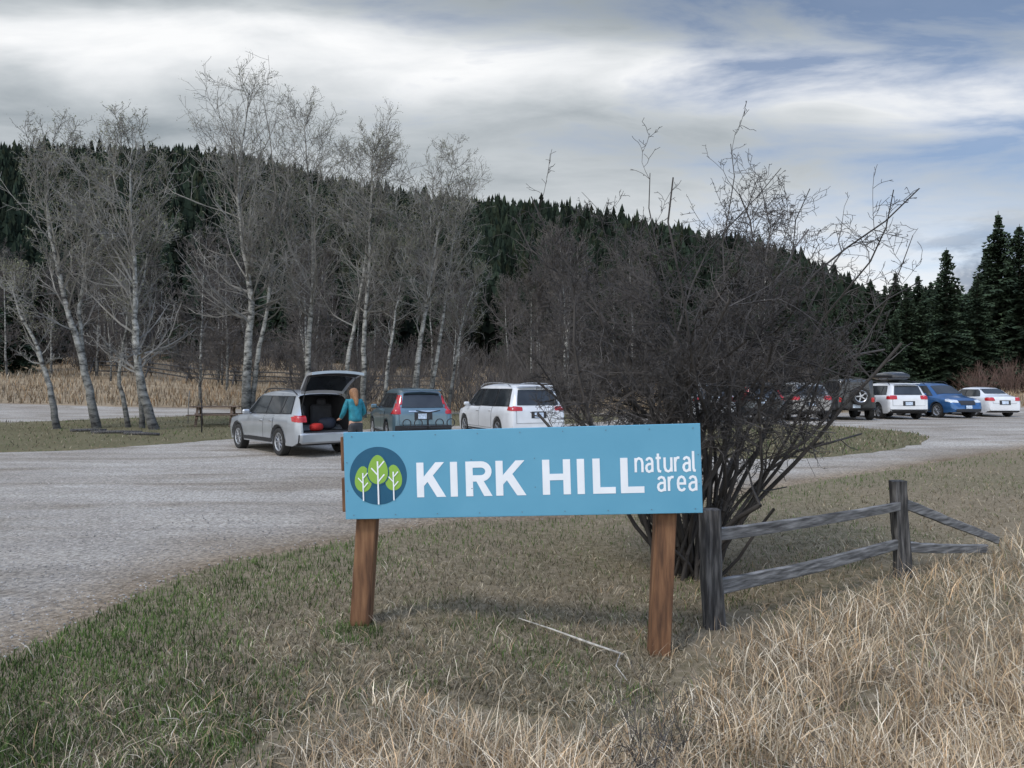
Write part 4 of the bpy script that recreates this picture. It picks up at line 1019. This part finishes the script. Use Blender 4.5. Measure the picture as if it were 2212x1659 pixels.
vs1,f1=hatch_part(lambda u,v,o:hf(u,v,o),12,14,.03); vs2,f2=hatch_part(lambda u,v,o:hf(u,v,o),12,14,-.035)
n0=len(vs1); f=f1+[tuple(n0+q for q in reversed(w)) for w in f2]
rimi=[i*15 for i in range(13)]+[12*15+j for j in range(1,15)]+[i*15+14 for i in range(11,-1,-1)]+[j for j in range(13,0,-1)]
for q in range(len(rimi)):
    p_,r_=rimi[q],rimi[(q+1)%len(rimi)]; f.append((p_,r_,n0+r_,n0+p_))
a=Acc(); a.add(np.array(vs1+vs2),f); hatch=a.obj("tailgate",p_silver,body,smooth=True,sharp=40,label="raised silver tailgate")
for nm,o_,wk in(("rear_window",.037,.82),("inner_window",-.043,.84)):
    vs,f=hatch_part(lambda u,v,o:hf(u,v,o,wk,.2,.62),10,6,o_); a=Acc(); a.add(np.array(vs),f); a.obj(nm,m_glass,hatch,smooth=True)
vs,f=hatch_part(lambda u,v,o:hf(u,v,o,.9,.64,.97),10,4,-.041); a=Acc(); a.add(np.array(vs),f); a.obj("tailgate_lining",m_fabric,hatch)
vs,f=hatch_part(lambda u,v,o:hf(u,v,o,.30,.74,.86),4,2,.04); a=Acc(); a.add(np.array(vs),f); a.obj("number_plate",m_plate,hatch)
for lo,hi in((0,.17),(.83,1)):
    vs,f=hatch_part(lambda u,v,o:hf(lo+(hi-lo)*u,v,o,.98,.66,.84),4,3,.038); a=Acc(); a.add(np.array(vs),f); a.obj("taillight",m_red,hatch)
for sg in(1,-1):
    a=Acc(); v,f=tube([(-2.12,sg*.64,1.16),hf(.5+sg*.46,.62,-.05)],.011,6); a.add(v,f); a.obj("gas_strut",m_black,body)
def w_pt(e,p):
    c,s=math.cos(e.rotation_euler[2]),math.sin(e.rotation_euler[2]); return (e.location[0]+p[0]*c-p[1]*s,e.location[1]+p[0]*s+p[1]*c,e.location[2]+p[2])
m_redbag=plain("red_cloth",(.45,.02,.015),.8,bump=.4)
def blob(name,loc,s,mat,lab,cat,seed=0):
    rs=np.random.default_rng(seed); v=[];f=[];n,m=14,8
    for j in range(m+1):
        ph=math.pi*j/m
        for i in range(n):
            t=2*math.pi*i/n; k=1+.10*math.sin(3*t+seed)+rs.uniform(-.05,.05)
            cx,cy,cz=math.sin(ph)*math.cos(t),math.sin(ph)*math.sin(t),math.cos(ph)
            sg=lambda q:math.copysign(abs(q)**.6,q)
            v.append((sg(cx)*s[0]*k,sg(cy)*s[1]*k,sg(cz)*s[2]*(1 if cz>0 else .9)))
    for j in range(m):
        for i in range(n): f.append((j*n+i,(j+1)*n+i,(j+1)*n+(i+1)%n,j*n+(i+1)%n))
    a=Acc(); a.add(np.array(v),f); o=a.obj(name,mat,smooth=True,label=lab,category=cat); o.location=loc; return o
blob("duffel_bag",w_pt(e,(-2.12,.25,.72)),(.14,.22,.10),m_redbag,"soft red bag in the open cargo bay","bag",1)
blob("duffel_bag",w_pt(e,(-1.7,-.25,.78)),(.2,.3,.16),plain("navy_cloth",(.03,.035,.05),.9),"dark bag in the open cargo bay","bag",2)
e,body,bvh,part=car("sport_utility_car",SUV,p_teal,(-3.3,22.4),-20,"blue grey sport utility car with a hitch bike rack",RIM5)
a=Acc()
for pth,r in(([(-2.2,0,.42),(-2.75,0,.42),(-2.80,0,.50),(-2.80,0,.98)],.028),([(-2.78,-.55,.55),(-2.78,.55,.55)],.02),([(-2.95,-.62,.62),(-2.95,.62,.62)],.022),([(-2.75,0,.44),(-3.0,0,.62)],.02),([(-2.80,0,.98),(-2.84,-.34,1.04)],.016),([(-2.80,0,.98),(-2.84,.34,1.04)],.016)):
    v,f=tube(pth,r,8); a.add(v,f)
for yy in(-.62,-.3,.3,.62):
    v,f=lathe([(.10,-.02),(.12,-.02),(.12,.02),(.10,.02),(.10,-.02)],18); v=v[:,[1,0,2]]; a.add(v+np.array([-2.95,yy,.70]),f)
a.obj("bike_rack",m_black,body,smooth=True,sharp=40)
e,body,bvh,part=car("minivan",VAN,p_white,(-.2,24.3),-24,"white minivan parked beside the aspens",RIM5)
car("sport_utility_car",dict(TIG),paint("pale_silver_paint",(.42,.43,.44),.4,.3),(8.3,31.2),0,"silver sport utility car behind the bare bush",RIM5)
car("sport_utility_car",dict(SUV),paint("dark_green_grey_paint",(.07,.08,.085),.4,.3),(10.6,31.9),1,"dark grey sport utility car behind the bare bush",RIM5)
car("sport_utility_car",dict(FOR,spoiler=None),p_tan,(12.95,32.6),3,"tan silver sport utility car beside an off-road car",RIM5)
e,body,bvh,part=car("off_road_car",JEEP,p_jeep,(15.3,32.8),10,"dark grey off-road car with a rear mounted spare wheel",RIM5)
sw=empty("spare_wheel",(-2.14,-.12,1.05),R(90),parent=e); sw.scale=(1.12,1.1,1.12)
link(bpy.data.objects.new("tyre",TYRE),sw); link(bpy.data.objects.new("rim",RIM5),sw)
for xa in JEEP['axles']:
    for sg in(1,-1):
        a=Acc(); vs=[];ff=[]
        for q in range(7):
            t=math.pi*(.08+.84*q/6); px,pz=xa+.50*math.cos(t),.39+.48*math.sin(t)
            for yy,dz in((.62,0),(.92,0),(.92,-.05),(.62,-.05)): vs.append((px,sg*yy,pz+dz))
        for q in range(6):
            for k in range(4): ff.append((q*4+k,q*4+(k+1)%4,(q+1)*4+(k+1)%4,(q+1)*4+k))
        a.add(np.array(vs),ff); a.obj("fender",m_black,body)
e,body,bvh,part=car("sport_utility_car",TIG,p_white,(17.75,33.8),3,"white sport utility car with a black roof box",RIM5)
vs=[];f=[];n=14;secs=[(-1.15,.26,.06),(-1.1,.40,.18),(-.8,.46,.25),(0,.47,.26),(.6,.45,.22),(.95,.38,.14),(1.1,.2,.04)]
for x,w,hh in secs:
    for k in range(n):
        t=2*math.pi*k/n; c_,s_=math.cos(t),math.sin(t); vs.append((x-.45,math.copysign(abs(c_)**.6,c_)*w,1.90+math.copysign(abs(s_)**.7,s_)*hh*(1 if s_>0 else .5)))
for i in range(len(secs)-1):
    for k in range(n): f.append((i*n+k,i*n+(k+1)%n,(i+1)*n+(k+1)%n,(i+1)*n+k))
f.append(tuple(range(n-1,-1,-1)));f.append(tuple((len(secs)-1)*n+k for k in range(n)))
a=Acc(); a.add(np.array(vs),f); a.obj("roof_box",noisemat("glossy_black",two((.02,.021,.024),.1),rough=.25,bump=0,coat=.5),body,smooth=True,sharp=50)
for x in(-1.0,.0):
    a=Acc(); v,f=tube([(x,-.66,1.74),(x,.66,1.74)],.02,6); a.add(v,f); a.obj("roof_bar",m_black,body)
car("sport_utility_car",FOR,p_blue,(20.75,35.0),172,"blue sport utility car parked nose out",RIM10)
car("sedan",dict(SED,cat="car"),p_white,(23.7,36.2),2,"small white sedan parked at the end of the row",RIM5)

# ---------------------------------------------------------------- person
def skinned(name,verts,edges,radii,mat,parent,sub=2,root=0):
    me=bpy.data.meshes.new(name); me.from_pydata(verts,edges,[])
    o=bpy.data.objects.new(name,me); COL.objects.link(o)
    md=o.modifiers.new("s",'SKIN'); md.use_smooth_shade=True
    sv=me.skin_vertices[0].data
    for i,r in enumerate(radii): sv[i].radius=(r,r) if not isinstance(r,tuple) else r
    sv[root].use_root=True
    if sub: 
        s=o.modifiers.new("u",'SUBSURF'); s.levels=sub; s.render_levels=sub
    dg=bpy.context.evaluated_depsgraph_get(); dg.update()
    m2=bpy.data.meshes.new_from_object(o.evaluated_get(dg)); m2.name=name
    bpy.data.objects.remove(o)
    m2.materials.clear(); m2.materials.append(mat)
    for p in m2.polygons: p.material_index=0; p.use_smooth=True
    o=bpy.data.objects.new(name,m2); link(o,parent); return o
m_skin=plain("skin",(.52,.30,.21),.6,k=.05); m_hair=noisemat("auburn_hair",[(.3,(.16,.07,.03)),(.7,(.36,.18,.075))],scale=30,stretch=(3,3,.5),rough=.6,bump=.5)
m_jack=noisemat("teal_jacket",two((.012,.18,.23),.25),scale=9,rough=.7,bump=.5,dist=.02); m_trs=plain("grey_trousers",(.045,.047,.052),.85,bump=.4); m_shoe=plain("dark_shoes",(.03,.025,.022),.7)
px_,py_=-3.60,16.35
pe=empty("person",(px_,py_,h1(px_,py_)+.022),R(128),label="person in teal jacket leaning toward the open car boot",cat="person")
V=[(0,0,.95),(.02,0,1.12),(.07,0,1.30),(.10,0,1.44),(.13,0,1.52),(.16,0,1.60),(.165,0,1.67)]
E=[(0,1),(1,2),(2,3),(3,4),(4,5),(5,6)]; Rr=[(.12,.15),(.10,.13),(.11,.15),(.055,.06),(.075,.07),(.095,.08),(.07,.06)]
for sg in(1,-1):
    k=len(V); V+=[(.08,sg*.16,1.37),(.10,sg*.25,1.12),(.30,sg*.22,1.00),(.36,sg*.21,.98)]; E+=[(2,k),(k,k+1),(k+1,k+2),(k+2,k+3)]; Rr+=[.055,.042,.032,.028]
    for q,(dy,L) in enumerate(((-.03,.07),(-.01,.082),(.01,.078),(.03,.06))):
        j=len(V); V+=[(.42,sg*.21+dy,.97),(.42+L*.6,sg*.21+dy*1.1,.955),(.42+L,sg*.21+dy*1.1,.93)]; E+=[(k+3,j),(j,j+1),(j+1,j+2)]; Rr+=[.010,.009,.007]
    j=len(V); V+=[(.385,sg*.21-sg*.035,.975),(.42,sg*.21-sg*.055,.96)]; E+=[(k+3,j),(j,j+1)]; Rr+=[.011,.009]
    k=len(V); V+=[(0,sg*.09,.86),(.03,sg*.11,.48),(-.02,sg*.12,.09),(.04,sg*.12,.05),(.14,sg*.13,.04)]; E+=[(0,k),(k,k+1),(k+1,k+2),(k+2,k+3),(k+3,k+4)]; Rr+=[.085,.055,.04,.04,.032]
skinned("body",V,E,Rr,m_skin,pe)
V=[(0,0,.90),(.0,0,.98),(.02,0,1.12),(.07,0,1.30),(.095,0,1.42),(.11,0,1.48)];E=[(0,1),(1,2),(2,3),(3,4),(4,5)];Rr=[(.155,.175),(.15,.17),(.13,.15),(.14,.17),(.085,.10),(.07,.07)]
for sg in(1,-1):
    k=len(V);V+=[(.08,sg*.17,1.38),(.08,sg*.26,1.13),(.20,sg*.24,1.06),(.31,sg*.22,1.0)];E+=[(3,k),(k,k+1),(k+1,k+2),(k+2,k+3)];Rr+=[.075,.062,.055,.048]
skinned("jacket",V,E,Rr,m_jack,pe)
V=[(0,0,.93),(0,0,.88)];E=[(0,1)];Rr=[(.14,.16),(.13,.15)]
for sg in(1,-1):
    k=len(V);V+=[(0,sg*.09,.80),(.03,sg*.11,.48),(-.02,sg*.12,.12)];E+=[(1,k),(k,k+1),(k+1,k+2)];Rr+=[.10,.075,.065]
skinned("trousers",V,E,Rr,m_trs,pe)
for sg in(1,-1): skinned("shoe",[(-.05,sg*.12,.05),(.04,sg*.12,.05),(.16,sg*.13,.04)],[(0,1),(1,2)],[.052,.05,.04],m_shoe,pe)
skinned("hair",[(.15,0,1.67),(.11,0,1.62),(.06,0,1.53),(.02,.0,1.44),(-.04,.0,1.36),(-.06,.01,1.27)],[(0,1),(1,2),(2,3),(3,4),(4,5)],[(.085,.085),(.118,.108),(.10,.105),(.075,.10),(.05,.085),(.03,.05)],m_hair,pe)
a=Acc()
v,f=tube([(.245,0,1.62),(.275,0,1.585),(.25,0,1.578)],[.010,.014,.008],6); a.add(v,f); a.obj("nose",m_skin,pe,smooth=True)

# ---------------------------------------------------------------- picnic table
m_wood=noisemat("table_wood",[(.3,(.07,.045,.03)),(.7,(.17,.115,.08))],scale=6,stretch=(1,6,6),rough=.8,bump=.4)
pt=empty("picnic_table",(-11.5,27.6,h1(-11.5,27.6)+.05),R(12),label="brown wooden picnic table under the aspens",cat="picnic table")
a=Acc()
for k in range(5): v,f=box((0,(k-2)*.15,.75),(1.8,.14,.04),None,.006); a.add(v,f)
a.obj("table_top",m_wood,pt)
for sg in(1,-1):
    a=Acc()
    for k in(0,1): v,f=box((0,sg*(.62+k*.15),.45),(1.8,.14,.04),None,.006); a.add(v,f)
    a.obj("seat",m_wood,pt)
    a=Acc(); x=sg*.62
    for s2 in(1,-1): v,f=beam((x,s2*.62,0),(x,s2*.2,.73),.09,.045,.004); a.add(v,f)
    v,f=box((x+.05,0,.42),(.04,1.5,.09),None,.004); a.add(v,f); v,f=box((x+.05,0,.70),(.04,.7,.08),None,.004); a.add(v,f)
    a.obj("leg",m_wood,pt)
for x,y,hh,r,lab in((-10.75,24.6,1.15,.022,"thin dark metal marker post on the grass"),(-13.0,28.5,1.35,.018,"thin leaning stake on the grass")):
    a=Acc(); v,f=tube([(0,0,-.2),(.01,0,hh*.5),(.06 if r<.02 else .0,0,hh)],r,8); a.add(v,f)
    o=a.obj("marker_post",m_dark if r>.02 else m_twig,smooth=True,label=lab,category="post"); o.location=(x,y,h1(x,y)+.04)
for x,y,L,az in((-13.3,23.9,1.6,.15),(-12.2,23.4,1.3,-.2),(-14.6,24.5,1.1,.4)):
    a=Acc(); v,f=tube([(-L/2,0,0),(0,.03,.01),(L/2,0,0)],[.06,.055,.045],8); a.add(v,f)
    o=a.obj("fallen_log",m_grey,smooth=True,label="grey log lying on the grass island",category="log",group="logs on the grass island"); o.location=(x,y,h1(x,y)+.10); o.rotation_euler=(0,0,az)
fx=empty("buck_rail_fence",(-30,62,h1(-30,62)),label="old zigzag log rail fence across the meadow",cat="fence")
bp=[(-36+4.2*k,61+1.2*math.sin(k*1.7)) for k in range(8)]
for k,(x,y) in enumerate(bp):
    z=h1(x,y); a=Acc()
    for sg in(1,-1): v,f=tube([(x+30,y-62+sg*.6,z-h1(-30,62)-.1),(x+30,y-62-sg*.3,z-h1(-30,62)+1.5)],.07,6); a.add(v,f)
    a.obj("buck",m_grey,fx)
    if k<7:
        x2,y2=bp[k+1]; z2=h1(x2,y2)
        for hz in(.45,.85,1.2):
            a=Acc(); v,f=tube([(x+29.6,y-62,z-h1(-30,62)+hz+random.uniform(-.1,.1)),(x2+30.4,y2-62,z2-h1(-30,62)+hz+random.uniform(-.1,.1))],[.07,.05],6); a.add(v,f); a.obj("rail",m_grey,fx)

# ---------------------------------------------------------------- world
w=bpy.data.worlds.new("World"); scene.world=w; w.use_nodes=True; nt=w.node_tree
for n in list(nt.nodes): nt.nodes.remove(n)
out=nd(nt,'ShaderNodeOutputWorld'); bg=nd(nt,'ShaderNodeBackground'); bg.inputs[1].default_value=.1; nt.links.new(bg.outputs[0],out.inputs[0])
SUN_EL,SUN_AZ=R(50),R(-140)
sky=nd(nt,'ShaderNodeTexSky'); sky.sky_type='NISHITA'; sky.sun_disc=False; sky.sun_elevation=SUN_EL; sky.sun_rotation=SUN_AZ; sky.altitude=1500
tc=nd(nt,'ShaderNodeTexCoord'); sp=nd(nt,'ShaderNodeSeparateXYZ'); nt.links.new(tc.outputs['Generated'],sp.inputs[0])
def mth(op,a_,b_=None,c_=None,clamp=False):
    n=nd(nt,'ShaderNodeMath',operation=op,use_clamp=clamp)
    for i,q in enumerate((a_,b_,c_)):
        if q is None: continue
        if isinstance(q,(int,float)): n.inputs[i].default_value=q
        else: nt.links.new(q,n.inputs[i])
    return n.outputs[0]
ay=mth('ADD',mth('ABSOLUTE',sp.outputs['Y']),.12)
q=mth('DIVIDE',sp.outputs['Z'],ay); p=mth('DIVIDE',sp.outputs['X'],ay)
cb=nd(nt,'ShaderNodeCombineXYZ'); nt.links.new(p,cb.inputs[0]); nt.links.new(q,cb.inputs[1])
def wn(sx,sy,scale,det=6,ro=.55,rot=0,off=0):
    m=nd(nt,'ShaderNodeMapping'); m.inputs['Scale'].default_value=(sx,sy,1); m.inputs['Rotation'].default_value=(0,0,rot); m.inputs['Location'].default_value=(off,off*.7,0)
    nt.links.new(cb.outputs[0],m.inputs[0]); n=nd(nt,'ShaderNodeTexNoise'); n.inputs['Scale'].default_value=scale; n.inputs['Detail'].default_value=det; n.inputs['Roughness'].default_value=ro; n.inputs['Distortion'].default_value=.3
    nt.links.new(m.outputs[0],n.inputs['Vector']); return n.outputs['Fac']
nA=wn(.8,2.6,1.6,5,.5,0,3.1); nB=wn(1.4,5.5,2.6,6,.58,R(-14),7.7); nC=wn(1,2.6,6,6,.6,0,2.3)
qq=mth('ADD',q,mth('MULTIPLY',mth('SUBTRACT',nA,.5),.20))
qq=mth('ADD',qq,mth('MULTIPLY',p,.03))
br=ramp(nt,[(0,(.78,)*3),(.10,(.86,)*3),(.17,(.74,)*3),(.24,(.62,)*3),(.30,(.50,)*3),(.34,(.58,)*3),(.38,(1.0,)*3),(.42,(1.0,)*3),(.455,(.64,)*3),(.50,(.42,)*3),(.8,(.55,)*3),(1,(.6,)*3)])
br.color_ramp.interpolation='B_SPLINE'; nt.links.new(qq,br.inputs[0])
val=mth('ADD',br.outputs[0],mth('MULTIPLY',mth('SUBTRACT',nB,.5),.72))
rb=mth('MULTIPLY',mth('SMOOTH_MIN',mth('MULTIPLY',mth('SUBTRACT',p,.15),1.6,clamp=True),.5,.1),.25)
val=mth('ADD',val,rb)
cr=ramp(nt,[(0,(.15,.18,.21)),(.4,(.32,.365,.40)),(.65,(.57,.61,.64)),(.9,(.87,.89,.91)),(1,(.97,.98,.99))]); nt.links.new(val,cr.inputs[0])
cs=nd(nt,'ShaderNodeVectorMath',operation='SCALE'); cs.inputs['Scale'].default_value=10; nt.links.new(cr.outputs[0],cs.inputs[0])
ss=nd(nt,'ShaderNodeVectorMath',operation='SCALE'); ss.inputs['Scale'].default_value=1.2; nt.links.new(sky.outputs[0],ss.inputs[0])
bl=mth('ADD',mth('MULTIPLY',mth('SUBTRACT',p,.24),1.8),mth('MULTIPLY',mth('SUBTRACT',q,.25),2.8))
bl=mth('ADD',bl,mth('MULTIPLY',mth('SUBTRACT',nB,.5),4.2))
bl=mth('MULTIPLY',mth('MULTIPLY',bl,.85,clamp=True),.85)
mxw=nd(nt,'ShaderNodeMix',data_type='RGBA'); nt.links.new(bl,mxw.inputs[0]); nt.links.new(cs.outputs[0],mxw.inputs[6]); nt.links.new(ss.outputs[0],mxw.inputs[7])
pf=mth('MULTIPLY',mth('MULTIPLY',mth('SUBTRACT',nC,.48),9,clamp=True),mth('MULTIPLY',mth('SUBTRACT',p,.38),5,clamp=True))
pf=mth('MULTIPLY',pf,mth('MULTIPLY',mth('SUBTRACT',.225,q),14,clamp=True)); pf=mth('MULTIPLY',pf,.85)
mxp=nd(nt,'ShaderNodeMix',data_type='RGBA'); nt.links.new(pf,mxp.inputs[0]); nt.links.new(mxw.outputs[2],mxp.inputs[6]); mxp.inputs[7].default_value=(2.2,2.8,3.8,1)
# gain added to unseen overcast sky overhead and behind the viewpoint, lighting ground and sign
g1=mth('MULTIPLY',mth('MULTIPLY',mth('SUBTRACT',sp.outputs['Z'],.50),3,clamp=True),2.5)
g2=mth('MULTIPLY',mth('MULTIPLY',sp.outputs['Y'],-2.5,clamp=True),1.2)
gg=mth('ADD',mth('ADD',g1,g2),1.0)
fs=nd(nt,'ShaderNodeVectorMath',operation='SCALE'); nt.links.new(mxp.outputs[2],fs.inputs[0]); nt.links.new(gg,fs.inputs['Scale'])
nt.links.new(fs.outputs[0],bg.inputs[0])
sl=bpy.data.lights.new("sun",'SUN'); sl.energy=1.5; sl.angle=R(10); sl.color=(1,.95,.88); so=bpy.data.objects.new("sun",sl); COL.objects.link(so)
sd=Vector((math.sin(SUN_AZ)*math.cos(SUN_EL),math.cos(SUN_AZ)*math.cos(SUN_EL),math.sin(SUN_EL)))
so.rotation_euler=sd.to_track_quat('Z','Y').to_euler(); so.location=(0,0,50)
cd=bpy.data.cameras.new("camera"); cd.lens=24.97; cd.sensor_width=36; cd.clip_end=6000; cd.clip_start=.05
co=bpy.data.objects.new("camera",cd); COL.objects.link(co); co.location=(0,0,1.75); co.rotation_euler=(R(90.2),0,0); scene.camera=co
scene.view_settings.view_transform='Standard'; scene.view_settings.look='None'; scene.view_settings.exposure=0
